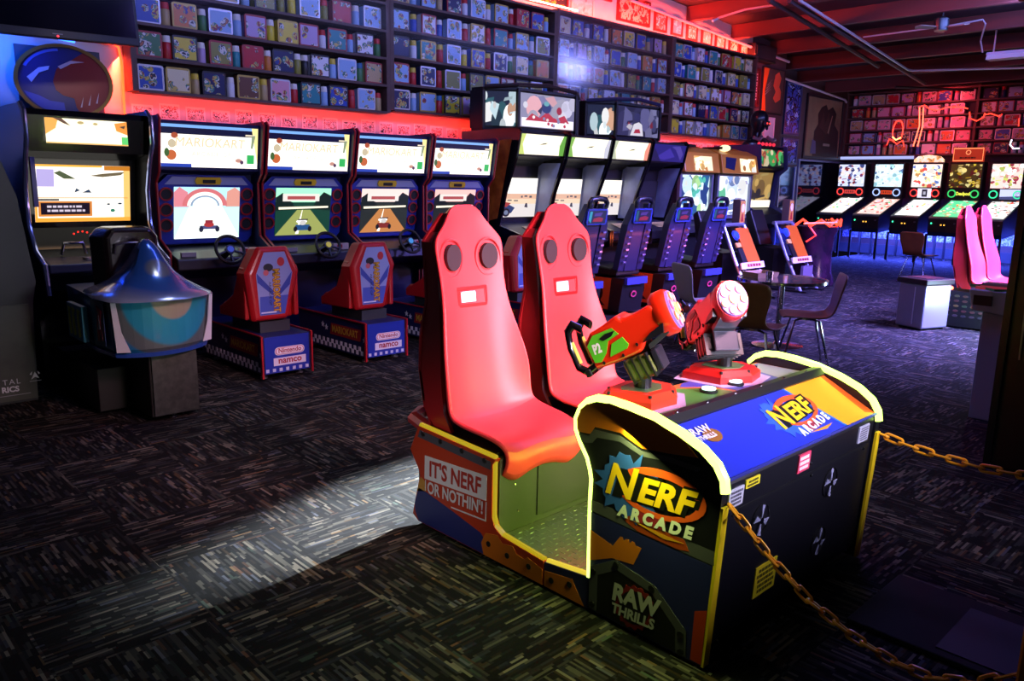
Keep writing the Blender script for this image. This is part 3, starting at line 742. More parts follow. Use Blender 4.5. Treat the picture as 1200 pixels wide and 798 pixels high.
b = B(); screen(b, W, H, [(em('#fff8ec', 1.5), FULL), (em('#ffb438', 1.2), rect(0, .965, .7, 1)), (em('#ffc870', 1.2), rect(.93, 0, 1, 1)), (em('#ffab3c', 1.2), rect(0, 0, 1, .07)), (em('#ffab3c', 1.2), rect(0, 0, .025, 1)), (em('#e08818', .9), rect(.72, .92, 1, 1)),
                          (em('#cfc0ff', .9), rect(.03, .62, .2, .92)), (em('#6a7a50', .6), [(.2, .86), (.26, .9), (.42, .76), (.3, .76)]), (em('#8a7a58', .7), [(.56, .82), (.7, .86), (.94, .9), (.9, .84), (.7, .8)]), (em('#40587a', .6), [(.4, .52), (.46, .56), (.42, .6)]), (em('#40587a', .6), [(.48, .52), (.58, .52), (.55, .58)]),
                          (em('#f0a050', 1.1), rect(.03, .42, .97, .435)), (em('#e89040', 1.0), rect(.03, .10, .58, .37)), (em('#2a1238', .25), rect(.055, .135, .555, .34)), (em('#2a1a20', .3), rect(.03, .38, .24, .41)),
                          (em('#30506a', .5), rect(.74, .30, .77, .33)), (em('#30506a', .5), rect(.86, .31, .90, .34)), (em('#40a080', .7), disc(.8, .2, .025, .03))], Ms)
scribble(b, .26, .06, 2, em('#f0e0f4', .9), Ms @ Matrix.Translation((-.125, -.105, .02)), 3, .002, .5)
b.build('screen', t)
Ml = frame((1.52, 6.36, 1.5), (1, 0, 0), (0, -.3, 1))
B().prism([(1.44, 6.28), (1.475, 6.31), (1.475, 6.35), (1.44, 6.32)], 'z', 1.28, 1.62, pm('#3d3f7a', .25, coat=.5)).build('bezel_art', t)
b = B(); b.prism([(6.56, 1.0), (6.34, .97), (6.02, .90), (6.0, .84), (6.3, .80), (6.56, .80)], 'x', 1.43, 2.18, pm('#3c3d46', .35, .3)); d = b.build('control_panel', t, bevel=.01)
B().lathe([(0, 0), (.055, 0), (.06, .02), (.035, .05), (0, .052)], pm('#8a8070', .3, .4), 18, (1.88, 6.12, .915)).build('start_button_ring', d, smooth=True)
B().sphere((1.88, 6.12, .955), .036, em('#1f6f88', .35), 14, .6).build('start_button', d, smooth=True)
B().lathe([(0, 0), (.03, 0), (.03, .02), (0, .022)], pm('#c8b890', .3), 14, (1.70, 6.12, .915)).build('selector_button', d)
B().tube([(1.56, 6.2, .95), (1.58, 6.2, 1.03), (1.70, 6.2, 1.03), (1.72, 6.2, .95)], .012, M_chrome, 8).build('throttle_guard', d, smooth=True)
for k in range(8):
    a = R(120 - 17 * k)
    B().sphere((1.70 + .10 * math.cos(a), 6.20, 1.00 + .11 * math.sin(a) - .0), .006, em('#ff2010', 3), 8).build('gauge_light', d)

t = thing('boat_shaped_seat', (1.75, 5.1, 0), 'teal and silver boat-tail racing seat on a dark pedestal', 'seat')
B().box(1.66, 1.96, 4.93, 5.75, .03, .47, M_black).box(1.47, 2.0, 5.3, 6.2, .02, .30, M_black).build('pedestal', t, bevel=.006)
B().box(1.675, 1.95, 4.915, 4.929, .04, .46, speckle_mat('brushed_plate', '#4c504e', '#5e625f', 30, .4, .7)).build('front_plate', t)
B().lathe([(.03, 0), (.03, .015), (.012, .018), (.012, .03)], M_chrome, 12, (1.80, 4.97, 0)).build('leveling_foot', t)
hull = []
for k in range(13):
    f = k / 12; hull.append((1.455 + .615 * f, 4.90 - .13 * math.sin(PI * f) ** .8 + .07 * f))
hull = [(1.425, 5.16)] + [(x, y) for x, y in hull] + [(2.11, 5.2), (2.07, 5.8), (1.47, 5.8)]
HC = (1.76, 5.2)
def hring(z, sx, sy, dy=0): return [(HC[0] + (x - HC[0]) * sx, HC[1] + (y - HC[1]) * sy + dy, z) for x, y in hull]
M_hull = rings_mat('boat_hull_paint', (1.80 - 1.75, 4.80 - 5.1, .80), [(0, '#b4b498'), (.135, '#a4a890'), (.15, '#2aa0b4'), (.29, '#2494b0'), (.31, '#5a6664'), (.375, '#566264'), (.39, '#1c6a96'), (.8, '#1c4a72')], .36, .1)
M_cone = rings_mat('boat_cone_paint', (1.75 - 1.75, 4.95 - 5.1, .93), [(0, '#7d8890'), (.07, '#76828c'), (.09, '#2f64b4'), (.2, '#356ac0'), (.30, '#8c9fc0'), (.34, '#aab8d0')], .2, .55)
B().loft([hring(.455, .90, .92), hring(.49, .97, .98), hring(.79, 1.0, 1.0)], M_hull).build('hull', t)
B().loft([hring(.44, .93, .95), hring(.466, .95, .965)], pm('#2f55b0', .3, .2)).build('lower_rim', t)
rings = []
for z, s, dy in ((.79, 1.0, 0), (.805, .97, 0), (.835, .80, -.01), (.875, .60, -.015), (.93, .42, -.02), (1.0, .29, -.02), (1.06, .20, -.02), (1.10, .13, -.015), (1.125, .06, -.01)):
    rings.append([(HC[0] - .02 + (x - HC[0]) * s, 5.08 + (y - HC[1]) * s * (1.0 if y < 5.2 else .5) + dy, z) for x, y in hull])
B().loft(rings, M_cone).build('tail_cone', t, smooth=True)
for x, sgn in ((1.47, 1), (2.062, -1)):
    y = 4.872 if sgn > 0 else 4.945
    M = frame((x, y, .5), (1, -.5 if sgn > 0 else .5, 0), (0, -.06, 1))
    B(M).prism([(0, -.02), (.075 * sgn, -.02), (.03 * sgn, .10), (.005 * sgn, .285), (-.02 * sgn, .285)], 'z', .0, .006, pm('#c9cdd4', .45)).build('white_flash', t)
Mn = frame((1.452, 5.02, .64), (.10, -.99, 0), (0, 0, 1))
b = B(Mn); b.prism([(-.055, -.13), (.06, -.13), (.06, .13), (-.055, .13)], 'z', .018, .022, pm('#27407c', .35))
b.prism([(-.04, -.11), (-.01, -.11), (.0, -.04), (.02, -.10), (.04, -.10), (.02, .02), (.04, .08), (-.03, .11), (-.01, .06), (-.03, .0)], 'z', .023, .025, pm('#b02848', .4))
b.prism([(-.01, -.04), (.01, -.03), (.005, .05)], 'z', .0255, .027, pm('#c8c4d0', .4)); b.build('number_panel', t)
b = B(); b.box(1.385, 1.42, 5.2, 5.5, .50, .72, pm('#2f86a6', .4)); sd = b.build('side_fin', t, bevel=.004)
q = B(); 
for k, y in enumerate((5.24, 5.34, 5.42)): q.prism([(y, .53), (y + .02, .66), (y - .01, .69), (y + .045, .70), (y + .05, .60), (y + .035, .52)], 'x', 1.381, 1.3845, pm('#b8c83a', .5))
q.build('side_lettering', sd)
b = B(); hb = [(-.17, 0), (-.175, .34), (-.13, .40), (.13, .40), (.175, .34), (.17, 0)]
b.loft([[(1.715 + x * 1.15, 5.42, .79 + z) for x, z in hb], [(1.715 + x, 5.30, .79 + z) for x, z in hb], [(1.715 + x * .9, 5.22, .80 + z * .97) for x, z in hb]], pm('#1a1014', .25, coat=.4)); hr = b.build('headrest', t, bevel=.03, seg=3)
B().tube([(1.60, 5.20, 1.03), (1.61, 5.195, 1.085), (1.66, 5.195, 1.095), (1.77, 5.195, 1.095), (1.82, 5.195, 1.08), (1.83, 5.20, 1.02)], .008, pm('#8a8088', .2, .8), 6).build('handle_slot', hr, smooth=True)

# dark cabinet cut by the edge of the view
t = thing('green_art_cabinet', (1.0, 6.05, 0), 'dark cabinet beside the boat racer, its lower panel printed grey and green', 'arcade machine')
b = B(); b.prism([(.2, .0), (1.275, .0), (1.30, .66), (1.33, .80), (1.31, .97), (1.27, 1.36), (1.19, 1.62), (1.02, 1.75), (.2, 1.75)], 'y', 5.96, 7.2, pm('#0c1517', .5)); b.build('cabinet_body', t)
b = B(); b.box(.3, 1.27, 5.94, 5.958, .02, .66, speckle_mat('green_print', '#23271f', '#3a4034', 5, .5)); 
lp = b.build('lower_panel', t)
Mt = frame((1.125, 5.938, .15), (1, 0, 0), (0, 0, 1))
b = B(); text(b, 'TAL', .05, pm('#aab0b0'), Mt, sp=1.3); text(b, 'RICS', .05, pm('#b8bebe'), Mt @ Matrix.Translation((-.01, -.05, 0)), bold=.002)
b.prism([(.115, .0), (.14, .05), (.165, .0), (.14, .015)], 'z', 0, .001, pm('#b8bebe'), Mt); b.prism([(.105, -.01), (.175, -.01), (.175, -.014), (.105, -.014)], 'z', 0, .001, pm('#8a9090'), Mt); b.prism([(.108, .035), (.125, .055), (.12, .03)], 'z', 0, .001, pm('#b8bebe'), Mt); b.prism([(.172, .035), (.155, .055), (.16, .03)], 'z', 0, .001, pm('#b8bebe'), Mt)
b.box(.92, 1.23, 5.936, 5.938, .058, .062, pm('#7a8080')); b.build('panel_lettering', lp)

# ------------------------------------------------------------------ round emblem, board and television above the boat racer
t = thing('round_emblem', (2.05, 7.55, 2.0), 'oval gold-rimmed emblem with blue and red halves above the boat racer', 'sign')
Me = frame((2.055, 7.60, 2.265), (1, -.18, 0), (0, .05, 1))
b = B(Me); b.lathe([(0, -.02), (.36, -.02), (.36, .012), (0, .012)], M_black, 40, M=Matrix.Diagonal((1, .83, 1, 1))); b.build('backing', t)
b = B(Me); b.loft_closed([(.335, 0), (.365, 0), (.365, .03), (.335, .03)], pm('#8a6a34', .35, .5), 40, M=Matrix.Diagonal((1, .83, 1, 1))); b.build('gold_rim', t)
b = B(Me)
def el(a0, a1, r=.335, n=20): return [(r * math.cos(R(a0 + (a1 - a0) * i / n)), .83 * r * math.sin(R(a0 + (a1 - a0) * i / n))) for i in range(n + 1)]
b.prism(el(0, 360, .335, 36)[:-1], 'z', .012, .016, pm('#1d2566', .35))
swirl = el(-72, 62) + [(.04, .16), (-.05, .10), (-.085, .0), (-.07, -.07), (-.02, -.11), (.06, -.13), (.07, -.2)]
b.prism(swirl, 'z', .0165, .020, pm('#8a1c22', .35))
b.prism(el(95, 155, .32, 10) + el(155, 95, .295, 10), 'z', .0165, .019, pm('#4a62c0', .35))
b.prism(el(200, 268, .32, 10) + [(-.02, -.17), (-.12, -.16), (-.2, -.12)], 'z', .0165, .019, pm('#3347a8', .35))
b.prism([(-.27, .02), (-.18, .10), (-.10, .12), (-.11, .09), (-.18, .06), (-.24, -.02)], 'z', .0165, .019, pm('#b9bce0', .4)); b.prism([(-.04, .12), (.06, .175), (.16, .17), (.06, .15), (-.02, .10)], 'z', .0205, .023, pm('#c8b0b4', .4))
for k in range(3): b.prism([(.10 + .06 * k, -.20 + .02 * k), (.112 + .06 * k, -.20 + .02 * k), (.13 + .06 * k, -.11 + .02 * k)], 'z', .0205, .022, pm('#c8b0b4', .4))
b.build('face_pattern', t)
t = thing('grey_board', (2.05, 7.7, 1.95), 'grey board standing on the cabinet top behind the oval emblem', 'board')
B(frame((2.06, 7.72, 2.25), (1, -.05, 0), (0, .05, 1))).box(-.32, .32, -.3, .30, -.012, .012, pm('#3c3a44', .6)).build('board', t)  # plain grey backing board, carries no sign
t = thing('wall_television', (1.9, 6.9, 2.53), 'big dark television hung high over the boat racer', 'television')
Mv = frame((1.62, 6.9, 2.9), (1, .04, .03), (-.03, .06, 1))
B(Mv).box(-.82, .82, -.40, .42, -.06, -.004, M_black).build('casing', t, bevel=.008)
B(Mv).box(-.795, .795, -.34, .40, -.004, .0, pm('#0d0c18', .12)).build('screen', t)
B(Mv).box(.18, .25, -.372, -.366, -.004, .0, pm('#6a6a74', .4)).build('badge', t)
B(Mv).sphere((.215, -.385, .0), .008, em('#ff3040', 4), 8).build('power_light', t)
B().box(1.5, 1.7, 6.96, WY - .002, 2.85, 2.95, M_black).build('bracket', t)

# ------------------------------------------------------------------ black off-road racing row
NAVY = pm('#1b1f48', .45, coat=.2); ORG1 = speckle_mat('orange_print', '#9a3c14', '#d8742a', 9, .45)
WING_LIT = speckle_mat('side_sheet', '#8088a8', '#a8b0cc', 4, .28)  # pale skin: screen light on the inner wings put into colour
def offroad(head, lit, kind):
    t = lthing('off_road_racing_machine', '', 'arcade machine')
    b = B(); b.prism([(7.35, .02), (7.35, 2.05), (6.42, 2.07), (6.40, 2.04), (6.46, 1.80), (6.72, 1.76), (6.82, 1.70), (6.90, 1.04), (6.60, .98), (6.40, .92), (6.40, .78), (6.7, .7), (6.7, .02)], 'x', -.36, .36, M_black); b.build('cabinet_body', t)
    sp = [(7.36, .0), (7.36, 2.09), (6.40, 2.10), (6.36, 2.06), (6.42, 1.78), (6.58, 1.40), (6.68, 1.02), (6.34, .94), (6.34, .74), (6.66, .64), (6.66, .0)]
    for s in (-1, 1):
        sd = B().prism(sp, 'x', s * .385 - .012, s * .385 + .012, M_blkgl).build('side_panel', t)
        q = B(); q.prism([(6.84, 1.74), (6.47, 1.74), (6.61, 1.36), (6.70, 1.06), (6.88, 1.06)], 'x', s * .3725 - .001, s * .3725 + .001, WING_LIT); q.build('inner_sheet', sd)
        q = B(); q.prism([(7.2, 1.95), (6.5, 1.98), (6.56, 1.74), (6.72, 1.1), (7.2, 1.0)], 'x', s * .3975, s * .3985, ORG1); q.build('outer_print', sd)
    Mh = frame((0, 6.41, 1.93), (1, 0, 0), (0, -.06, .25)); b = B()
    screen(b, .73, .225, head, Mh @ Matrix.Translation((0, 0, .004))); b.build('header_panel', t)
    Ms = frame((0, 6.848, 1.335), (1, 0, 0), (0, -.08, .66)); b = B()
    screen(b, .69, .46, lit, Ms @ Matrix.Translation((0, 0, .012))); b.build('screen', t)
    b = B(); b.prism([(6.98, 1.05), (6.62, 1.0), (6.36, .92), (6.36, .80), (6.7, .74), (6.98, .8)], 'x', -.37, .37, pm('#1a1a20', .4)); d = b.build('dashboard', t, bevel=.015)
    B().prism([(6.62, 1.003), (6.45, .951), (6.45, .955), (6.62, 1.007)], 'x', -.1, .34, pm('#b8a060', .4)).build('dash_plate', d)
    Mw = frame((0, 6.22, .97), (1, 0, 0), (0, .42, .9))
    b = B(Mw); b.tube([(.14 * math.cos(2 * PI * i / 22), .14 * math.sin(2 * PI * i / 22), 0) for i in range(22)], .015, M_black, 8, closed=True)
    for a in (0, 180, 270): b.tube([(0, 0, -.01), (.13 * math.cos(R(a)), .13 * math.sin(R(a)), 0)], .013, M_dgrey, 6)
    b.cyl((0, 0, -.02), .045, .035, M_dgrey); w = b.build('steering_wheel', t, smooth=True)
    B(Mw).cyl((0, 0, -.24), .03, .23, M_black).build('steering_column', w)
    # seat: tall back with a loop headrest, lit plate, slots
    b = B()
    for (x0, x1) in ((-.23, -.11), (.11, .23)):
        b.loft([[(x0, 5.72, .52), (x1, 5.72, .52), (x1, 5.80, .54), (x0, 5.80, .54)], [(x0 * .98, 5.60, 1.06), (x1 * .98, 5.60, 1.06), (x1 * .98, 5.70, 1.06), (x0 * .98, 5.70, 1.06)], [(x0 * .66, 5.55, 1.30), (x1 * .66, 5.55, 1.30), (x1 * .66, 5.63, 1.30), (x0 * .66, 5.63, 1.30)]], NAVY)
    b.loft([[(-.11, 5.72, .52), (.11, 5.72, .52), (.11, 5.78, .54), (-.11, 5.78, .54)], [(-.11, 5.615, 1.06), (.11, 5.615, 1.06), (.11, 5.68, 1.06), (-.11, 5.68, 1.06)], [(-.08, 5.57, 1.24), (.08, 5.57, 1.24), (.08, 5.63, 1.24), (-.08, 5.63, 1.24)]], NAVY)
    st = b.build('seat_back', t, bevel=.012)
    q = B(); q.tube([(-.135, 5.565, 1.26), (-.14, 5.555, 1.31), (-.11, 5.55, 1.345), (0, 5.55, 1.355), (.11, 5.55, 1.345), (.14, 5.555, 1.31), (.135, 5.565, 1.26)], .03, pm('#101220', .35, coat=.4), 10); q.build('headrest_loop', st, smooth=True)
    Mp = frame((0, 5.575, 1.16), (1, 0, 0), (0, -.16, 1)); q = B(Mp)
    q.prism([(-.15, -.085), (.15, -.085), (.165, -.06), (.165, .06), (.15, .085), (-.15, .085), (-.165, .06), (-.165, -.06)], 'z', -.02, .012, pm('#3a4aa8', .3))
    q.prism([(-.14, -.07), (.14, -.07), (.14, .07), (-.14, .07)], 'z', .012, .014, em('#1a2070', .35)); pp = q.build('lit_plate', st)
    q = B(Mp); q.prism([(-.14, -.03), (-.10, -.065), (-.09, .06), (-.13, .06)], 'z', .0145, .0155, em('#2fb0d8', .8 if kind == 0 else .25)); q.prism([(-.07, -.05), (.08, -.05), (.10, -.015), (.03, .0), (-.06, -.015)], 'z', .0145, .016, em('#c02848', .6)); q.prism([(-.06, .01), (.05, .01), (.08, .05), (-.05, .04)], 'z', .0145, .016, em('#6040c0', .6)); q.build('plate_emblem', pp)
    q = B()
    for k in range(6):
        for x in (-.17, .17):
            z = .62 + .072 * k; y = 5.70 - (z - .52) * .215 - .006
            q.box(x - .025, x + .025, y - .006, y + .004, z, z + .018, pm('#8a90c8', .25, .6))
    q.build('slot_trim', st)
    B().prism([(5.74, .46), (6.28, .46), (6.30, .55), (6.22, .58), (5.84, .55), (5.74, .60)], 'x', -.22, .22, M_black).build('seat_cushion', t, bevel=.02)
    b = B(); b.prism([(5.70, .04), (5.64, .44), (6.5, .44), (6.6, .04)], 'x', -.21, .21, M_blk2); bs = b.build('seat_base', t)
    for s in (-1, 1): B().prism([(5.86, .06), (5.82, .43), (6.46, .43), (6.56, .06)], 'x', s * .2115 - .001, s * .2115 + .001, pm('#e0541a', .4)).build('side_sheet', bs)
    q = B()
    for s in (-1, 1):
        q.prism(disc(6.02, .25, .08, .11), 'x', s * .2135 - .0008, s * .2135 + .0008, pm('#1a0806', .5)); q.prism(disc(6.22, .27, .055, .07), 'x', s * .2135 - .0008, s * .2135 + .0008, pm('#2a0c08', .5)); q.prism([(5.9, .1), (6.4, .12), (6.3, .2), (6.0, .18)], 'x', s * .2135 - .0008, s * .2135 + .0008, pm('#300e08', .5))
    q.build('flame_print', bs)
    B().box(-.19, .19, 5.60, 5.645, .37, .45, pm('#2c3a9a', .4)).build('base_cap', bs)
    Mr = frame((0, 5.664, .22), (1, 0, 0), (0, -.06, .4)); q = B(Mr)
    q.prism(disc(.01, .03, .055, .04), 'z', .004, .006, pm('#c04068', .4)); q.prism(disc(.01, .03, .035, .024), 'z', .0062, .007, M_black); q.build('logo_print', bs)
    return t
def heads(a, bcol):
    return [(em('#fff8dc', 1.35), FULL), (em(a, 1.0), [(0, 0), (.13, 0), (.06, .5), (.1, 1), (0, 1)]), (em(bcol, 1.0), [(.9, 0), (1, 0), (1, 1), (.94, 1), (.88, .5)]), (em('#6a5a40', .7), [(.42, .5), (.55, .54), (.6, .62), (.5, .58)]), (em('#fffdf0', 1.5), disc(.5, .3, .3, .14))]
def road(cx):
    return [(em('#fdf6ea', 1.35), FULL), (em('#f0bfa0', 1.0), rect(0, .47, 1, .60)), (em('#f4d8b8', 1.1), rect(0, .34, 1, .47)), (em('#e8e0dc', 1.1), rect(0, 0, 1, .34)), (em('#3a5a9a', .5), [(.02, .1), (.1, .3), (.34, .33), (.5, .24), (.42, .1)]), (em('#c84838', .7), [(.06, .26), (.2, .40), (.4, .36), (.3, .26)]),
            (em('#20242c', .3), disc(.30, .12, .09, .11)), (em('#8090b0', .8), disc(.30, .12, .05, .06)), (em('#20242c', .3), disc(.08, .15, .05, .08)), (em('#6a6a78', .6), rect(.62, .5, .66, .55)), (em('#6a6a78', .6), rect(.7, .52, .77, .56)), (em('#6a6a78', .6), rect(.82, .5, .88, .55)), (em('#4a4a58', .5), [(.72, .26), (.8, .24), (.78, .36), (.74, .36)]), (em('#807878', .6), rect(.3, .42, .4, .45)), (em('#807878', .6), rect(.45, .41, .55, .44))]
dark = [(em('#08080c', .1), FULL), (em('#403a80', .5), [(.1, .4), (.35, .3), (.4, .7), (.2, .78)]), (em('#a03020', .6), disc(.3, .88, .07, .06)), (em('#c08040', .6), [(.2, .1), (.45, .05), (.42, .2), (.3, .28)]), (em('#c0c0e0', .7), disc(.28, .55, .07, .09))]
offlab = ['black off-road racing machine with orange printed side, next to the kart machines', 'black off-road racing machine second from the kart machines, green-edged header', 'black off-road racing machine with red-edged header beside the dark one', 'black off-road racing machine with unlit violet header and dark screen']
vio = [(em('#2c22a0', .5), FULL), (em('#4a38c8', .6), [(.1, .2), (.5, .8), (.7, .3), (.4, .1)]), (em('#6a58d8', .5), [(.55, .9), (.7, .7), (.9, .1), (.95, .5), (.8, .95)]), (em('#20186a', .4), [(0, 0), (.3, 0), (.1, .6), (0, .8)])]
for i in range(4):
    t = offroad([heads('#d8e878', '#6ab038'), heads('#8ac050', '#d8d8e8'), heads('#c8d0b0', '#ff9a80'), vio][i], [road(0), road(1), road(2), dark][i], 0 if i == 0 else 1)
    t['label'] = offlab[i]; t['group'] = 'off-road racing machines'
    t.location = (6.60 + .81 * i, 0, 0)
# widescreen toppers above the pairs
for i, (x0, x1, lab) in enumerate(((6.30, 7.98, 'wide three-sided lit topper showing a red crowd over the first two black racers'), (8.10, 9.74, 'wide three-sided lit topper with a white and red figure over the last two black racers'))):
    xm = (x0 + x1) / 2; zt = 2.56 if i == 0 else 2.55; z0 = 2.12
    t = thing('topper_display', (xm, 6.8, z0), lab, 'display', 'toppers on the black racers')
    pl = [(x0, 7.3), (x0 + .02, 7.12), (x0 + .34, 6.86), (x1 - .34, 6.86), (x1 - .02, 7.12), (x1, 7.3)]
    b = B(); b.prism(pl, 'z', z0 - .02, z0 + .01, M_black); b.build('lower_frame', t)
    b = B(); b.prism(pl, 'z', zt, zt + .03, M_black); b.tube([(x0 + .02, 7.1, zt + .03), (x0 + .34, 6.87, zt + .06), (xm, 6.86, zt + .09), (x1 - .34, 6.87, zt + .06), (x1 - .02, 7.1, zt + .03)], .025, pm('#221018', .4) if i == 0 else pm('#23254a', .4), 8); b.build('upper_frame', t)
    B().prism([(x, y + .025) for x, y in pl], 'z', z0 + .01, zt, M_blk2).build('housing', t)
    m1 = m2 = None
    for (a, c, m, nm) in ((pl[1], pl[2], m2, 'side_screen'), (pl[2], pl[3], m1, 'front_screen'), (pl[3], pl[4], m2, 'side_screen')):
        dx, dy = c[0] - a[0], c[1] - a[1]; L = math.hypot(dx, dy)
        M = frame((a[0], a[1], z0), (dx, dy, 0), (0, 0, 1))
        b = B(); sw, shh = L - .06, zt - z0 - .055; Mc = M @ Matrix.Translation((L / 2, (zt - z0 + .015) / 2, .002))
        if nm == 'side_screen': busy(b, sw, shh, Mc, '#141c30', ['#2a5a60', '#e8f4f8', '#ffffff', '#18303a', '#c0d8e0', '#d0a080'], 16, 5 + i, .9, tall=2.2)
        elif i == 0: busy(b, sw, shh, Mc, '#9a98b8', ['#e8e4f4', '#c8c4dc', '#7a78a0', '#d0ccE4', '#e0a8b0'], 16, 11, .9); crowd(b, sw, shh, Mc, 3)
        else: busy(b, sw, shh, Mc, '#26264a', ['#4a4a7a', '#1a1a38', '#6a68a0', '#b03040', '#3a3868', '#8a88b8'], 20, 12, .55, tall=1.6); crowd(b, sw, shh, Mc, 4, True)
        b.build(nm, t)
    b = B()
    for p in pl[1:5]: B().box(p[0] - .018, p[0] + .018, p[1] - .018, p[1] + .018, z0, zt + .02, M_black).build('corner_post', t)
    B().box(x0 + .15, x1 - .15, 6.95, 7.3, 2.10, 2.12 - .02, M_black).build('mounting_plate', t)
# ------------------------------------------------------------------ orange cabinets, fighting cabinet and bust
AMB = pm('#c8842a', .45, coat=.2)
def orange_cab(x0, x1, lab, left_panel):
    t = thing('light_gun_machine', ((x0 + x1) / 2, 7.3, 0), lab, 'arcade machine', 'orange topped gun machines')
    B().box(x0, x1, 6.95, 7.7, .02, 1.70, M_black).build('cabinet_body', t)
    b = B(); b.prism([(7.7, 1.70), (7.7, 2.08), (7.05, 2.08), (6.86, 2.0), (6.80, 1.71)], 'x', x0 - .02, x1 + .02, AMB); hd = b.build('header', t, bevel=.012)
    Mh = frame(((x0 + x1) / 2, 6.835, 1.85), (1, 0, 0), (0, .06, .29))
    w = x1 - x0
    c = .2 if left_panel else 0
    b = B(); busy(b, .48, .215, Mh @ Matrix.Translation((.02 + c, -.008, .012)), '#fff2d0', ['#fff8e8', '#e8b060', '#fff4d8', '#c07838', '#ffffff'], 14, int(x0), 1.25); b.build('lit_panel', hd)
    if left_panel:
        B(Mh).prism([(-.46, -.06), (-.22, -.09), (-.12, .10), (-.42, .11)], 'z', .004, .016, pm('#1c2450', .4)).build('dark_badge', hd)
        B().sphere((x0 + .22, 6.95, 2.1), .09, em('#fff0c0', 1.4), 12, .6).build('beacon', hd, smooth=True)
    B().box(x0 + .12, x0 + .42, 6.94, 7.3, 2.081, 2.12, M_black).build('top_cover', hd)
    q = B(); q.prism([(7.6, 2.08), (7.6, 2.16), (7.3, 2.13), (7.1, 2.08)], 'x', x1 - .06, x1 + .018, AMB); q.build('corner_fin', hd)
    b = B(); busy(b, w - .1, .61, frame(((x0 + x1) / 2, 6.945, 1.365), (1, 0, 0), (0, 0, 1)), '#d8f0f4' if not left_panel else '#e4ecff', ['#ffffff', '#f4fff8', '#2a6aa8', '#50b8a8', '#1a3a7a', '#c8e0ff', '#a8d890'] if not left_panel else ['#ffffff', '#f8f0f8', '#7a90c8', '#c8d8ff', '#d8a8b8', '#60b890', '#b8a8d8'], 30, int(x0) + 3, 1.25); b.build('screen', t)
    f = B()
    for (a, c2, d, e) in ((x0, x0 + .05, 1.0, 1.70), (x1 - .05, x1, 1.0, 1.70), (x0 + .05, x1 - .05, 1.0, 1.06), (x0 + .05, x1 - .05, 1.67, 1.70)): f.box(a, c2, 6.9, 6.95, d, e, pm('#8a8e9a', .35, .5))
    f.build('bezel_frame', t)
    B().prism([(6.949, .98), (6.75, .92), (6.75, .82), (6.949, .76)], 'x', x0 + .02, x1 - .02, M_dgrey).build('control_shelf', t)
orange_cab(10.05, 10.95, 'orange topped gun machine half behind the last black racer', False)
orange_cab(11.07, 12.12, 'orange topped gun machine with a lit beacon and dark badge', True)
t = thing('fighting_machine', (12.66, 7.3, 0), 'dark upright machine with red and green header art under the black bust', 'arcade machine')
B().prism([(7.7, .02), (7.7, 2.18), (6.9, 2.18), (6.86, 1.82), (7.02, 1.78), (7.10, 1.18), (6.8, 1.05), (6.8, .9), (7.0, .8), (7.0, .02)], 'x', 12.22, 13.08, M_black).build('cabinet_body', t)
for x in (12.20, 13.10): B().prism([(7.72, 0), (7.72, 2.2), (6.84, 2.2), (6.80, 1.82), (6.95, 1.7), (7.0, 1.2), (6.72, 1.05), (6.72, .88), (6.95, .78), (6.95, 0)], 'x', x - .015, x + .015, pm('#2c3060', .4)).build('side_panel', t)
b = B(); busy(b, .76, .28, frame((12.65, 6.865, 1.99), (1, 0, 0), (0, .04, .34)), '#10241c', ['#a8503c', '#e89a60', '#38a050', '#182028', '#e8d8b0', '#50c070', '#c03030'], 26, 21, .75); b.build('header_panel', t)
b = B(); busy(b, .72, .55, frame((12.62, 7.03, 1.48), (1, 0, 0), (0, -.08, .6)), '#b89048', ['#d8b060', '#8a6830', '#f0d890', '#5a4a2a', '#e8c878', '#3a3020'], 24, 22, .7); b.build('screen', t)
B(frame((12.62, 7.045, 1.22), (1, 0, 0), (0, -.08, .6))).box(-.34, .34, -.05, .07, .012, .03, em('#fff4d8', 1.4)).build('lit_strip', t)
# bust on top: hooded head, shoulders
t = thing('black_bust', (12.85, 7.3, 2.2), 'black helmeted bust with red lit base standing on the fighting machine', 'sculpture')
M_bust = pm('#191b26', .3, .4, coat=.4)
prof = [(.34, .0), (.33, .05), (.24, .10), (.12, .17), (.085, .23), (.10, .28), (.145, .36), (.16, .44), (.15, .52), (.11, .58), (.05, .605), (0, .61)]
rings = []
for r, z in prof:
    n = 18; ring = []
    for i in range(n):
        a = 2 * PI * i / n; k = .55 if z < .2 else .95
        fx = -.04 * max(0, math.sin(-a)) if z > .25 else 0
        ring.append((12.85 + r * math.cos(a), 7.3 + (r * k) * math.sin(a) + (-.03 if z > .25 else 0), 2.2 + z))
    rings.append(ring)
B().loft(rings, M_bust).build('head_and_shoulders', t, smooth=True)
b = B(); b.prism([(-.10, -.02), (-.02, -.05), (0, -.11), (.02, -.05), (.10, -.02), (.08, .05), (-.08, .05)], 'z', 0, .05, pm('#3c4258', .25, .7), frame((12.83, 7.14, 2.57), (1, .1, 0), (0, .1, 1))); b.build('face_plate', t, bevel=.012)
for s in (-1, 1): B().sphere((12.835 + s * .045, 7.085, 2.58), .014, em('#ff4030', 2.5), 8).build('eye_light', t)
for s in (-1, 1): B().tube([(12.85 + s * .1, 7.15, 2.36), (12.85 + s * .22, 7.12, 2.30), (12.85 + s * .36, 7.15, 2.33)], .03, pm('#a08090', .3, .5), 8).build('collar_spike', t, smooth=True)
for k in range(5): B().sphere((12.6 + .125 * k, 7.10, 2.235), .03, em('#ff3048', 1.2), 8).build('base_light', t)

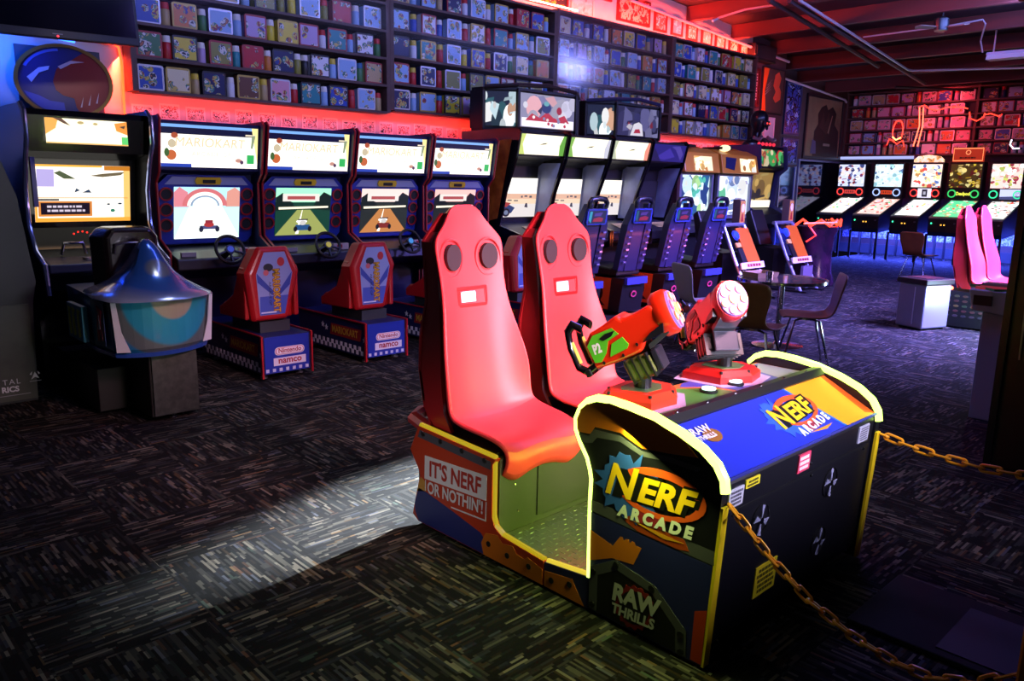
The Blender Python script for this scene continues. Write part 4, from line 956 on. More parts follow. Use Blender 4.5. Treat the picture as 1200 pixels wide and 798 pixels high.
# ------------------------------------------------------------------ scroll, posters, mirror on the far stretch of the long wall
def framed(name, x0, x1, z0, z1, fc, m, lab, fw=.04, cat='picture', d=.04, WY=7.8):
    t = thing(name, ((x0 + x1) / 2, WY, z0), lab, cat)
    f = B()
    for (a, b2, c, e) in ((x0, x1, z0, z0 + fw), (x0, x1, z1 - fw, z1), (x0, x0 + fw, z0 + fw, z1 - fw), (x1 - fw, x1, z0 + fw, z1 - fw)):
        f.box(a, b2, WY - d, WY - .001, c, e, fc)
    f.build('frame', t); B().box(x0 + fw, x1 - fw, WY - d * .6, WY - .002, z0 + fw, z1 - fw, m).build('print', t)
    return t
t = framed('wall_scroll', 13.34, 13.66, 2.95, 3.62, pm('#4a0c10', .4), pm('#5a1418', .5), 'dark red upright frame with a pale column of brush marks', .05)
b = B()
for k in range(5):
    z = 3.07 + .095 * k
    b.box(13.44, 13.56, 7.772, 7.775, z, z + .02, pm('#e8d8e4', .5)); b.box(13.49, 13.515, 7.771, 7.774, z - .02, z + .06, pm('#e8d8e4', .5)); b.prism([(13.44, z + .04), (13.56, z + .06), (13.56, z + .075), (13.44, z + .055)], 'y', 7.770, 7.773, pm('#e8d8e4', .5))
b.build('brush_marks', t)
t = framed('film_poster', 13.74, 14.56, 2.87, 3.68, pm('#2a1e22', .5), pm('#4a4038', .5), 'dark poster of a lunging orange-lit figure', .02)
b = B(); Mp = frame((14.15, 7.772, 3.27), (1, 0, 0), (0, 0, 1))
b.prism([(-.39, -.39), (-.22, -.39), (-.3, .0), (-.18, .39), (-.39, .39)], 'z', 0, .001, pm('#e0641c', .5), Mp)
b.prism([(.0, .1), (.05, .3), (.18, .36), (.28, .26), (.22, .1), (.3, .02), (.3, -.12), (.12, -.2), (.02, -.12), (.1, .0)], 'z', 0.0011, .002, pm('#d8603c', .5), Mp)
for k in range(4): b.prism([(-.3 + .03 * k, -.1 + .06 * k), (-.05, .06 + .05 * k), (-.3 + .03 * k, -.08 + .06 * k)], 'z', 0, .001, pm('#a89a88', .5), Mp)
b.build('figure_print', t)
t = framed('notice_sheet', 13.92, 14.30, 2.42, 2.80, pm('#cfc6d2', .6), pm('#d8d0dc', .6), 'small white notice sheet below the lunging figure poster', .01)
M_bfig = art_mat('night_picture', ['#0c1030', '#1a2458', '#3a4a9a', '#10143a', '#8a94c8', '#141a44'], 6, seeded=False, detail=4, rough=.25)
framed('film_poster', 16.20, 16.91, 2.63, 3.73, pm('#39406a', .3, .4), M_bfig, 'tall dark blue poster of a standing figure in a pale frame', .05, WY=WF)
framed('film_poster', 16.22, 16.91, 2.00, 2.56, pm('#39406a', .3, .4), M_bfig, 'short dark blue picture under the tall blue poster', .04, WY=WF)
t = framed('large_poster', 17.18, 19.01, 2.16, 3.56, pm('#17151c', .35), speckle_mat('aged_paper', '#6a5a44', '#8c7858', 2, .5), 'large brown poster of dark armed figures in a black frame', .06, WY=WF)
b = B(); Mp = frame((18.12, 8.592, 2.83), (1.1, 0, 0), (0, 0, 1)) @ Matrix.Scale(1.1, 4); dk = pm('#241c1c', .5); dk2 = pm('#3a2c26', .5)
b.prism([(-.45, -.55), (.7, -.55), (.66, .0), (.45, .12), (.5, .35), (.3, .48), (.1, .4), (.0, .5), (-.2, .44), (-.34, .3), (-.3, .1), (-.45, -.05)], 'z', 0, .001, dk, Mp)
b.prism([(-.25, .05), (-.1, .35), (.0, .1), (.15, .38), (.25, .05), (.1, -.1)], 'z', .0011, .002, dk2, Mp)
b.prism([(.15, -.05), (.3, .3), (.33, .3), (.2, -.08)], 'z', .0021, .003, pm('#8a7a68', .5), Mp); b.prism([(-.55, -.5), (-.3, -.5), (-.35, -.25), (-.5, -.22)], 'z', .0011, .002, pm('#4a5078', .5), Mp)
b.prism([(.0, -.33), (.3, -.33), (.3, -.28), (.0, -.28)], 'z', .0011, .002, pm('#8a8078', .5), Mp); b.build('figure_print', t)
MIR = pm('#3c4064', .06, .95)
t = thing('mirror_panel', (18.2, 8.6, .3), 'tall mirror panel reflecting the pinball machines, under the brown poster', 'mirror')
B().box(17.07, 19.3, 8.595, 8.618, .3, 2.1, MIR).build('glass', t); b = B(); b.box(17.02, 19.33, 8.58, 8.619, 2.10, 2.14, pm('#7a80b0', .3, .6)); b.box(17.02, 17.07, 8.58, 8.619, .28, 2.10, pm('#7a80b0', .3, .6)); b.build('frame', t)
t = thing('mirror_panel', (16.5, 8.6, .3), 'narrow pale glass panel beside the tall mirror', 'mirror')
B().box(16.24, 16.88, 8.595, 8.618, .3, 1.95, pm('#6a74a8', .08, .9)).build('glass', t); b = B(); b.box(16.2, 16.24, 8.58, 8.619, .28, 1.97, pm('#9aa4d0', .3, .6)); b.box(16.88, 16.92, 8.58, 8.619, .28, 1.97, pm('#9aa4d0', .3, .6)); b.build('frame', t)
b = B(); b.box(13.72, 14.3, 7.72, 7.798, .0, 2.12, pm('#3a1420', .5)); struct(b.build('door_1')); 
b = B(); b.box(13.62, 13.72, 7.70, 7.799, 0, 2.22, pm('#6a4c7a', .4)); b.box(14.3, 14.38, 7.70, 7.799, 0, 2.22, pm('#6a4c7a', .4)); b.box(13.72, 14.3, 7.70, 7.799, 2.12, 2.22, pm('#6a4c7a', .4)); struct(b.build('trim_1'))

# ------------------------------------------------------------------ slanted ride-on machines behind the table
SIL = pm('#8f96c0', .3, .7); ORP = pm('#c05c14', .4)
def ride(lab):
    t = lthing('ski_simulator', lab, 'arcade machine', 'slanted ride simulators')
    for s in (-1, 1):
        B().tube([(s * .26, .0, .02), (s * .26, .28, .55), (s * .26, .48, 1.0)], .026, SIL, 8).build('slanted_rail', t, smooth=True)
        B().box(s * .26 - .03, s * .26 + .03, -.1, .9, .0, .03, M_black).build('floor_skid', t)
    b = B(); b.prism([(.16, .5), (.40, .97), (.42, .96), (.18, .49)], 'x', -.09, .235, ORP); b.build('orange_panel', t)
    b = B(); b.prism([(.16, .5), (.26, .70), (.28, .69), (.18, .49)], 'x', -.22, -.10, M_black); b.prism([(.27, .715), (.30, .775), (.32, .765), (.29, .705)], 'x', -.22, -.10, pm('#c8a050', .4)); b.build('dark_panel', t)
    B().lathe([(0, 0), (.075, .004), (.06, .03), (0, .04)], pm('#2a50b8', .3, coat=.4), 16, M=frame((-.16, .355, .87), (1, 0, 0), (0, .45, .9)) @ Matrix.Scale(1, 4)).build('blue_disc', t, smooth=True)
    M = frame((-.02, .14, .47), (1, 0, 0), (0, .3, 1)); b = B(M); b.box(-.30, .30, -.045, .045, -.01, .012, pm('#d8c4b8', .45)); lb = b.build('lettering_bar', t)
    q = B(M); scribble(q, .42, .05, 1, pm('#8a2418'), Matrix.Translation((.03, 0, .012)), 5, .0016, .8); q.build('bar_lettering', lb)
    B().tube([(-.28, .50, 1.01), (.28, .50, 1.01)], .028, pm('#8a8ea0', .35, .6), 8).build('grab_bar', t, smooth=True)
    B().prism([(.5, .03), (.5, .62), (.9, .66), (.95, .03)], 'x', -.20, .20, M_black).build('seat_base', t)
    B().box(-.1, .2, .06, .1, .2, .38, pm('#6a5a70', .4)).build('vent_plate', t)
    for s in (-1, 1): B().box(s * .15 - .06, s * .15 + .06, .10, .56, .03, .06, M_dgrey).build('foot_board', t)
    b = B(); b.box(.17, .30, .50, .62, .9, 1.36, pm('#5a4a4a', .4)); tw = b.build('side_tower', t, bevel=.01)
    q = B(); q.box(.172, .298, .494, .499, 1.0, 1.34, pm('#c89040', .4)); q.prism(disc(.235, 1.24, .04, .06), 'y', .490, .493, pm('#e8e0d8')); q.prism([(.2, 1.05), (.27, 1.05), (.25, 1.16), (.22, 1.16)], 'y', .490, .493, pm('#a02020')); q.build('emblem_print', tw)
    b = B(); b.prism([(.70, .66), (.9, .66), (1.0, 1.14), (.92, 1.2)], 'x', -.24, .14, M_black); b.build('monitor_hood', t, bevel=.02)
    return t
r1 = ride('slanted orange and silver ride simulator nearest the black racer seats'); r1.location = (9.83, 5.35, 0); r1.scale = (1, 1, .98)
r2 = dup(r1); r2.location = (11.25, 5.35, 0); r2['label'] = 'slanted orange and silver ride simulator beside the red neon drum'
t = thing('neon_drum_machine', (12.15, 5.75, 0), 'glossy dark drum-shaped machine crowned with zigzag red neon', 'arcade machine')
x0, y0 = 12.15, 5.75
B().lathe([(.33, .0), (.34, .06), (.29, .2), (.27, .5), (.29, .78), (.33, .86), (.33, .92), (.1, .94), (0, .94)], speckle_mat('drum_print', '#0c0c1a', '#3a1c34', 5, .2), 22, (x0, y0, 0)).build('drum', t, smooth=True)
b = B(); b.tube([(x0 + .36 * math.cos(R(a)), y0 + .36 * math.sin(R(a)), .98 + (.05 if k % 2 else -.04)) for k, a in enumerate(range(150, 352, 22))], .02, em('#ff3a20', 3.5), 8); b.build('neon_crown', t, smooth=True)
B().tube([(x0 - .62, y0 - .1, .98), (x0 - .2, y0 - .42, 1.0)], .014, em('#ff5a40', 3), 8).build('neon_bar', t)
B().tube([(x0 - .46, y0 - .1, .95), (x0 - .40, y0 - .2, .80), (x0 - .5, y0 - .1, .7)], .013, em('#ff3020', 2.5), 8).build('neon_tail', t)

# ------------------------------------------------------------------ table, chairs
t = thing('cafe_table', (7.05, 3.62, 0), 'small round glass-topped table with chrome edge and column', 'table')
B().cyl((7.05, 3.62, .635), .40, .016, pm('#272a38', .06, .3, coat=.6), n=36).build('table_top', t)
B().loft_closed([(.398, .628), (.415, .628), (.415, .656), (.398, .656)], M_chrome, 36, (7.05, 3.62, 0)).build('chrome_edge', t, smooth=True)
B().lathe([(.24, 0), (.24, .012), (.05, .03), (.03, .05), (.03, .60), (.08, .634), (0, .634)], M_chrome, 24, (7.05, 3.62, 0)).build('column', t, smooth=True)
t = thing('snack_tray', (7.0, 3.85, .652), 'tan paper tray lying on the round glass table', 'tray')
B().prism([(6.88, 3.78), (7.14, 3.72), (7.22, 3.93), (6.95, 3.98)], 'z', .6525, .66, pm('#b8946a', .6)).build('base', t)
for a, c in (((6.88, 3.78), (7.14, 3.72)), ((7.14, 3.72), (7.22, 3.93)), ((7.22, 3.93), (6.95, 3.98)), ((6.95, 3.98), (6.88, 3.78))):
    B().add([(a[0], a[1], .655), (c[0], c[1], .655), (c[0] * 1.0 + (c[0] - 7.05) * .1, c[1] + (c[1] - 3.85) * .1, .70), (a[0] + (a[0] - 7.05) * .1, a[1] + (a[1] - 3.85) * .1, .70)], [(0, 1, 2, 3)], pm('#b8946a', .6)).build('tray_side', t)
B().lathe([(.0, 0), (.032, 0), (.036, .08), (.033, .08), (.03, .004), (0, .004)], M_chrome, 16, (6.87, 3.66, .652)).build('steel_cup', None, smooth=True)
o = bpy.data.objects['steel_cup']; tag(o, 'small shiny steel cup on the round glass table', 'cup')
M_ply = speckle_mat('brown_ply', '#4a2c18', '#5e3a20', 8, .35); M_ply_lit = pm('#a89c98', .4)
def chair(lab, back=None):
    t = lthing('cafe_chair', lab, 'chair', 'moulded wooden chairs with chrome legs')
    P = [(.20, .42), (.19, .435), (.05, .43), (-.10, .425), (-.18, .44), (-.215, .50), (-.235, .60), (-.26, .72), (-.28, .80)]
    W = [.17, .19, .205, .20, .165, .14, .165, .195, .18]
    rings = []
    for (y, z), w in zip(P, W):
        rings.append([(-w, y, z + (.01 if z < .45 else 0)), (-w * .5, y, z), (w * .5, y, z), (w, y, z + (.01 if z < .45 else 0))])
    vs = [p for r in rings for p in r]; fs = [(k * 4 + i, k * 4 + i + 1, k * 4 + i + 5, k * 4 + i + 4) for k in range(len(rings) - 1) for i in range(3)]
    o = B().add(vs, fs, back or M_ply).build('seat_shell', t, smooth=True)
    d = o.modifiers.new('sub', 'SUBSURF'); d.levels = 2; d.render_levels = 2
    d = o.modifiers.new('thick', 'SOLIDIFY'); d.thickness = .012; d.offset = 0
    for sx in (-1, 1):
        for sy in (-1, 1):
            B().tube([(sx * .05, sy * .04, .405), (sx * .12, sy * .10, .40), (sx * .20, sy * .19, .02), (sx * .202, sy * .192, .004)], .0105, M_chrome, 8).build('leg', t, smooth=True)
    B().cyl((0, 0, .398), .07, .02, M_chrome, n=16).build('seat_boss', t)
    return t
c1 = chair('brown chair facing the round table, seen from the side beyond the console'); c1.location = (6.46, 3.08, 0); c1.rotation_euler = (0, 0, R(34))
c2 = dup(c1); c2['label'] = 'brown chair with its broad back to the viewer, in front of the round table'; c2.location = (5.62, 3.1, 0); c2.rotation_euler = (0, 0, R(-80)); c2.scale = (1.12, 1.0, 1.0)
c3 = dup(c1); c3['label'] = 'pale-backed chair on the wall side of the round table'; c3.location = (6.42, 4.05, 0); c3.rotation_euler = (0, 0, R(-118))
for ch in c3.children:
    if ch.name.startswith('seat_shell'): ch.material_slots[0].link = 'OBJECT'; ch.material_slots[0].material = M_ply_lit  # pale shell colour carries the light falling on this chair's back
c4 = dup(c1); c4['label'] = 'brown chair standing alone before the pinball machines'; c4.location = (13.85, 4.75, 0); c4.rotation_euler = (0, 0, R(-100)); c4.scale = (1.1, 1.1, 1.05)
o = B(); 

# ------------------------------------------------------------------ pinball machines at the end of the room
def pinball(art, play, dmd, ring_col, lab, art_es=1.2):
    t = lthing('pinball_machine', lab, 'pinball machine', 'pinball machines')
    # local: x across, y 0 at the lockbar and rising to the back
    b = B(); b.prism([(0, .66), (0, .93), (.10, .96), (1.24, 1.31), (1.24, .66), (.05, .58)], 'x', -.285, .285, M_black); cb = b.build('cabinet_body', t, bevel=.006)
    for s in (-1, 1):
        B().prism([(0, .94), (.10, .97), (1.22, 1.315), (1.22, 1.33), (.10, .985), (0, .955)], 'x', s * .28 - .012, s * .28 + .012, M_blk2).build('side_rail', t)
    Mp = frame((0, .64, 1.132), (1, 0, 0), (0, 1.14, .35)); b = B(); b.box(-.262, .262, -.53, .57, -.008, -.001, M_black, Mp); busy(b, .524, 1.08, Mp @ Matrix.Translation((0, .02, .0)), play[0], play[1:], 60, len(lab) + 7, 1.25, .09); b.build('playfield', t)
    q = B(Mp)
    for k in range(9):
        q.cyl((rnd.uniform(-.2, .2), rnd.uniform(-.3, .5), .012), rnd.uniform(.016, .028), .02, em(rnd.choice(['#ffffff', '#ff5040', '#ffe080', '#60e0a0', '#ffd0f0']), 1.2), n=10)
    q.build('bumper_lights', t)
    B().prism([(-.01, .93), (.05, .955), (.05, .97), (-.01, .96)], 'x', -.28, .28, M_steel).build('lock_bar', t)
    b = B(); b.box(-.07, .07, -.012, -.001, .70, .88, pm('#2a2a2e', .4, .6)); cd = b.build('coin_door', t)
    for x in (-.03, .03): B().box(x - .014, x + .014, -.016, -.0125, .80, .825, em(dmd if isinstance(dmd, str) else '#ff7030', 2.0)).build('coin_slot_light', cd)
    B().sphere((-.22, -.012, .84), .018, em('#40ffb0', 2), 8).build('start_button', t)
    b = B(); b.cyl((.23, -.06, .85), .014, .06, M_steel, 'y', 10); b.build('plunger', t)
    for sx in (-1, 1):
        for y, z in ((.03, .62), (1.18, .66)):
            b = B(); b.prism([(sx * .285 - .03, y - .03), (sx * .285 + .012, y - .03), (sx * .285 + .012, y + .012), (sx * .285 - .03, y + .012)], 'z', .02, z, M_blk2); b.cyl((sx * .275, y, 0), .02, .025, M_steel, n=10); b.build('leg', t)
    b = B(); b.box(-.33, .33, 1.02, 1.26, 1.32, 2.10, M_black); bb = b.build('back_box', t, bevel=.006)
    b = B(); busy(b, .60, .49, frame((0, 1.017, 1.815), (1, 0, 0), (0, 0, 1)), art[0], art[1:], 70, len(lab), art_es, .10); b.build('backglass', t)
    b = B(); b.box(-.31, .31, 1.0, 1.019, 1.335, 1.555, M_blk2); sp = b.build('speaker_panel', t)
    for s in (-1, 1):
        q = B(); q.loft_closed([(.06, 0), (.085, 0), (.085, .012), (.06, .012)], em(ring_col, 1.4), 18, (s * .22, .986, 1.445), 'y'); q.cyl((s * .22, .99, 1.445), .06, .006, M_black, 'y', 18); q.build('speaker_ring', sp)
    return t, sp
PINS = [(8.08, ['#d0d8ff', '#5868a8', '#ffd8d0', '#8a2830', '#f0f4ff', '#30386a'], ['#fff4ec', '#ffffff', '#d8d0e0', '#fff8f0', '#a0a8c8'], '#ff4038', 'pinball machine with a blue mountain-like backglass, nearest the mirror', 'red'),
        (7.25, ['#d8f4ff', '#ffffff', '#e8fcff', '#a0d8e8', '#4a6a98', '#ffffff'], ['#ffd0c8', '#ffffff', '#e85040', '#fff0e8', '#803028'], '#a8c0ff', 'pinball machine with a pale blue-white backglass and red playfield', 'orange'),
        (6.44, ['#fff0e0', '#ffffff', '#e8a860', '#5878c0', '#fff8f0', '#c84840', '#f8e8a0'], ['#ffffff', '#f8f0f0', '#ffd8d0', '#d0d8f0', '#ffffff', '#c06050'], '#ff4038', 'pinball machine with red speaker rings under a white cartoonish backglass', 'panel'),
        (5.67, ['#4a3a10', '#b89020', '#fff0a0', '#3a3010', '#e8c840', '#601818', '#ffe890'], ['#60e0a0', '#f8f8e0', '#fff0d0', '#d89060', '#a0f0c8'], '#30c060', 'pinball machine with dark gold backglass and orange lit sign on top', 'name'),
        (4.88, ['#ffd8d0', '#f0a0a0', '#fff8ec', '#c8d868', '#a03848', '#ffffff'], ['#ffffff', '#f08878', '#d8f0d8', '#ffd8d8', '#703848'], '#30e0a0', 'pinball machine with pink and lime backglass beside the black partition', 'blue')]
for i, (y, ca, cp, rc, lab, sp_kind) in enumerate(PINS):
    t, sp = pinball(ca, cp, '#ffb040' if i else '#ff6030', rc, lab, .8 if i == 3 else 1.3)
    q = B(); Mf = frame((0, .994, 1.445), (1, 0, 0), (0, 0, 1))
    if sp_kind in ('red', 'orange'):
        q.box(-.12, .12, .992, .999, 1.405, 1.485, em('#ff5020' if sp_kind == 'orange' else '#ff5048', 1.0)); 
        for k in range(6): q.box(-.1 + .035 * k, -.08 + .035 * k, .989, .9915, 1.42, 1.47, em('#601008', .3))
    elif sp_kind == 'panel':
        q.box(-.14, .14, .990, .999, 1.345, 1.545, em('#e8e4ff', 1.2)); q.box(-.05, .06, .987, .9895, 1.365, 1.525, em('#303048', .4)); q.box(-.02, .03, .984, .9865, 1.41, 1.48, em('#d0d0e8', .8))
    elif sp_kind == 'name':
        text(q, 'Deadpool', .095, em('#e8e850', 1.4), Mf, bold=.004, sx=.72)
    else:
        q.box(-.10, .31, .990, .999, 1.345, 1.55, em('#c8d0ff', 1.3)); q.prism([(-.1, 1.345), (.31, 1.345), (.31, 1.42), (-.1, 1.40)], 'y', .987, .9895, em('#5a64a8', .6))
    q.build('score_display', t)
    if i == 2:
        b = B(); b.prism([(-.30, 2.105), (.30, 2.105), (.30, 2.16), (.22, 2.23), (.0, 2.26), (-.22, 2.23), (-.30, 2.16)], 'y', 1.03, 1.09, art_mat('arched_topper', ['#fff4e0', '#e8d088', '#fff8e8', '#c0a058', '#5a6a3a'], 6, emit=1.0, seeded=False)); b.build('arched_topper', t)
    if i == 3:
        b = B(); b.box(-.30, .30, 1.03, 1.09, 2.105, 2.40, em('#c83418', .7)); tp = b.build('orange_topper', t, bevel=.01)
        q = B(); q.tube([(-.28, 1.02, 2.13), (.28, 1.02, 2.13), (.28, 1.02, 2.38), (-.28, 1.02, 2.38)], .01, em('#ff8050', 2.2), 6, closed=True); q.loft_closed([(.035, 0), (.05, 0), (.05, .008), (.035, .008)], em('#ff9060', 1.4), 16, (0, 1.015, 2.30), 'y'); q.build('topper_outline', tp)
        q = B(); scribble(q, .34, .04, 1, em('#401008', .2), frame((0, 1.027, 2.19), (1, 0, 0), (0, 0, 1)), 8, .0016, .8); q.build('topper_lettering', tp)
    # the row faces the camera end of the room: local +y -> world +x
    t.rotation_euler = (0, 0, R(-90)); t.location = (17.62, y, 0)
# shelf edge light over the first two backglasses
t = thing('shelf_light', (19.0, 7.0, 2.25), 'pale blue lit strip running under the end wall shelf', 'light')
B().box(19.02, 19.06, 6.9, 8.56, 2.19, 2.255, em('#b8c0ff', 1.0)).build('tube', t); B().box(19.06, 19.38, 6.9, 8.56, 2.195, 2.25, pm('#6a70a8', .4)).build('channel', t)
# picture cards on the base of the end wall
M_wc = art_mat('wall_print', ['#8890d0', '#c8ccf4', '#7078b8', '#d8dcff', '#a0a8e0'], 8, rough=.6)
for k in range(11):
    y = 8.3 - .42 * k
    t = thing('wall_print', (WX - .01, y, .35), 'pale print on the blue-lit wall behind the pinball machines, %s from the corner' % ORDN[k], 'picture', 'prints behind the pinball machines')
    B().box(WX - .012, WX - .001, y - .19, y + .19, .36, .66, M_wc).build('print', t); B().box(WX - .015, WX - .0125, y - .17, y + .17, .38, .64, M_wc).build('inner_sheet', t)

# neon signs on the end wall
def neon(name, loc, tubes, lab):
    t = thing(name, loc, lab, 'neon sign')
    for nm, pts, col, es, r in tubes: B().tube(pts, r, em(col, es), 8).build(nm, t, smooth=True)
    for p in (tubes[0][1][0], tubes[0][1][-1]): B().box(p[0] + .01, p[0] + .12, p[1] - .02, p[1] + .02, p[2] - .02, p[2] + .02, M_black).build('standoff', t)
    return t
NX = 19.0
nr = '#ff3828'
neon('neon_guitar_sign', (NX, 7.2, 2.5), [
    ('oval_tube', [(NX, 7.29 + .11 * math.cos(R(a)), 2.80 + .24 * math.sin(R(a))) for a in range(-60, 245, 18)], nr, 4, .013),
    ('curl_tube', [(NX, 7.50, 2.50), (NX, 7.46, 2.64), (NX, 7.36, 2.58), (NX, 7.28, 2.52), (NX, 7.16, 2.60), (NX, 7.12, 2.46)], nr, 3.5, .013),
    ('bright_curl', [(NX - .03, 7.38, 2.68), (NX - .03, 7.30, 2.61), (NX - .03, 7.20, 2.66)], '#ffb060', 5, .014)], 'red neon outline sign with a small oval loop')
neon('neon_note_sign', (NX, 6.8, 2.5), [
    ('long_tube', [(NX, 6.88, 3.30), (NX, 6.84, 2.9), (NX, 6.92, 2.46)], '#ff5a40', 5, .013), ('second_long_tube', [(NX, 6.80, 3.30), (NX, 6.77, 2.9), (NX, 6.83, 2.46)], '#ff5a40', 5, .013),
    ('flag_tube', [(NX, 6.90, 3.30), (NX, 6.78, 3.34), (NX, 6.68, 3.26), (NX, 6.50, 3.22), (NX, 6.30, 3.27), (NX, 6.02, 3.26), (NX, 5.9, 3.22)], nr, 4, .013)], 'red neon sign of two tall strokes with a wavy flag')
neon('neon_arrow_sign', (NX, 5.6, 3.1), [
    ('loop_tube', [(NX, 5.86, 3.15), (NX, 5.84, 3.02), (NX, 5.70, 2.96), (NX, 5.58, 3.03), (NX, 5.56, 3.12)], nr, 3.5, .012), ('arrow_tube', [(NX, 5.56, 3.08), (NX, 5.45, 3.10), (NX, 5.28, 3.03), (NX, 5.24, 3.08)], nr, 3.5, .012), ('drop_tube', [(NX, 4.92, 2.98), (NX, 4.91, 2.82)], nr, 3, .01)], 'small red neon loop and arrow above the gold pinball machine')
neon('neon_white_sign', (NX, 5.0, 2.3), [('moon_tube', [(NX, 5.00, 2.56), (NX, 5.02, 2.46), (NX, 4.95, 2.38), (NX, 4.84, 2.38)], '#f0e8ff', 4, .013)], 'small white neon crescent over the last pinball machine')

# ------------------------------------------------------------------ waste bin, second gun machine, kiosk
t = thing('waste_bin', (9.28, 3.10, 0), 'square steel waste bin with dark lid and red lit rim', 'bin')
B().box(9.10, 9.50, 2.93, 3.27, .02, .50, pm('#8a8e98', .35, .5)).build('body', t, bevel=.015)
B().box(9.08, 9.52, 2.91, 3.29, .50, .56, M_black).build('lid', t, bevel=.01)
B().box(9.16, 9.44, 2.98, 3.22, .561, .566, pm('#3a1018', .4)).build('opening', t)
B().box(9.094, 9.10, 3.05, 3.06, .06, .47, pm('#dfe6f4', .3, .5)).build('seam_trim', t)
for (x, y) in ((9.14, 2.97), (9.46, 2.97), (9.14, 3.23), (9.46, 3.23)): B().cyl((x, y, 0), .02, .03, M_black, n=10).build('foot', t)
t.rotation_euler = (0, 0, R(-20))
# ------------------------------------------------------------------ tall moulded bucket seat shared by both gun machines
SEATRED = mat('moulded_red', '#dc3840', .45); SEATDK = pm('#a01820', .42)
def bucket(parent, xc, y0, z0, s=1.0, detail=True):
    """front faces -y; (y0,z0) the back foot of the shell"""
    P = [(-.455, -.045, .215, -.02), (-.49, -.02, .222, -.01), (-.49, .05, .225, .015), (-.40, .055, .235, .03), (-.25, .045, .25, .05), (-.14, .065, .25, .055), (-.085, .14, .245, .065), (-.055, .28, .252, .085), (-.03, .42, .225, .06),
         (-.005, .58, .185, .03), (.02, .72, .185, .025), (.035, .84, .20, .02), (.04, .88, .165, .018), (.05, .93, .11, .01), (.055, .975, .085, .0), (.06, .995, .04, .0)]
    n = len(P); cols = [-1, -.93, -.72, -.4, 0, .4, .72, .93, 1]
    vs = []; fs = []
    for i, (y, z, w, wing) in enumerate(P):
        a = P[max(0, i - 1)]; b2 = P[min(n - 1, i + 1)]
        ty, tz = b2[0] - a[0], b2[1] - a[1]; L = math.hypot(ty, tz); ny, nz = -tz / L, ty / L      # towards the sitter
        if i > 9: ny, nz = -1, 0.0
        if ny > .3 and i < 3: ny, nz = -abs(ny), nz
        for c in cols:
            k = max(0.0, (abs(c) - .4) / .6) ** 1.6
            dz = -.05 * (1 if i < 2 else .35 if i == 2 else 0) * math.exp(-((abs(c) - .72) / .26) ** 2)
            vs.append((xc + c * w * s, y0 + (y + ny * wing * k) * s, z0 + (z + nz * wing * k + dz) * s))
    m = len(cols)
    for i in range(n - 1):
        for j in range(m - 1): fs.append((i * m + j, i * m + j + 1, (i + 1) * m + j + 1, (i + 1) * m + j))
    o = B().add(vs, fs, SEATRED).build('bucket_seat', parent, smooth=True)
    d = o.modifiers.new('sub', 'SUBSURF'); d.levels = 2; d.render_levels = 2
    d = o.modifiers.new('thick', 'SOLIDIFY'); d.thickness = .018 * s; d.offset = 1 if 0 else -1
    # deep side flanges of the shell
    for sg in (-1, 1):
        rings = []
        for (y, z, w, dep) in ((-.12, .02, .235, .08), (-.06, .12, .24, .11), (-.04, .28, .24, .125), (-.015, .42, .22, .12), (.01, .58, .182, .10), (.03, .72, .182, .09), (.045, .84, .195, .07), (.055, .88, .16, .05)):
            xa = xc + sg * (w - .02) * s; xb = xc + sg * (w - .045) * s
            k = .03 if z < .5 else .0
            rings.append([(xa, y0 + (y - k) * s, z0 + z * s), (xa, y0 + (y + dep) * s, z0 + z * s), (xb, y0 + (y + dep) * s, z0 + z * s), (xb, y0 + (y - k + .01) * s, z0 + z * s)])
        B().loft(rings, SEATDK).build('side_flange', o, smooth=True)
    rb = []
    for (y, z, w) in ((.0, .03, .21), (.04, .15, .22), (.07, .30, .22), (.09, .44, .20), (.095, .58, .165), (.105, .72, .165), (.105, .84, .175), (.10, .90, .13), (.095, .96, .08)):
        rb.append([(xc - w * s, y0 + (y) * s, z0 + z * s), (xc + w * s, y0 + y * s, z0 + z * s), (xc + w * s, y0 + (y + .015) * s, z0 + z * s), (xc - w * s, y0 + (y + .015) * s, z0 + z * s)])
    B().loft(rb, SEATDK).build('back_shell', o, smooth=True)
    if detail:
        for sg in (-1, 1):
            Ms = frame((xc + sg * .105 * s, y0 - .001 * s, z0 + .775 * s), (1, sg * -.10, 0), (0, .06, 1))
            B(Ms).cyl((0, 0, -.012), .05, .03, pm('#2c1a26', .75), n=24, M=Matrix.Diagonal((.9, 1.14, 1, 1))).build('speaker', o)
            b = B(Ms); b.tube([(.066 * math.cos(2 * PI * i / 26) * (1 if math.cos(2 * PI * i / 26) * sg < 0 else 1.05), .082 * math.sin(2 * PI * i / 26) - .004, .001) for i in range(26)], .0045, SEATRED, 6, closed=True); b.build('speaker_rim', o, smooth=True)
        Ms = frame((xc - .0 * s, y0 - .012 * s, z0 + .60 * s), (1, 0, 0), (0, .12, 1))
        b = B(Ms)
        for (a, c2, d2, e2) in ((-.085, .085, -.045, -.032), (-.085, .085, .032, .045), (-.085, -.07, -.032, .032), (.07, .085, -.032, .032)): b.box(a, c2, d2, e2, -.004, .012, pm('#b01218', .4))
        b.box(-.07, .07, -.032, .032, -.002, .002, pm('#7a0c10', .45)); b.build('belt_slot', o, bevel=.003)
        b = B(Ms); b.box(-.07, .015, -.024, .024, .002, .016, pm('#e4dce4', .35)); b.build('white_insert', o, bevel=.003)
        b = B(); b.tube([(xc - .20 * s, y0 + .02, z0 + .01), (xc - .235 * s, y0 + .10, z0 + .06), (xc - .15 * s, y0 + .17, z0 + .05), (xc + .15 * s, y0 + .17, z0 + .05), (xc + .235 * s, y0 + .10, z0 + .06), (xc + .20 * s, y0 + .02, z0 + .01)], .032, SEATDK, 8); b.build('lower_ring', o, smooth=True)
    return o

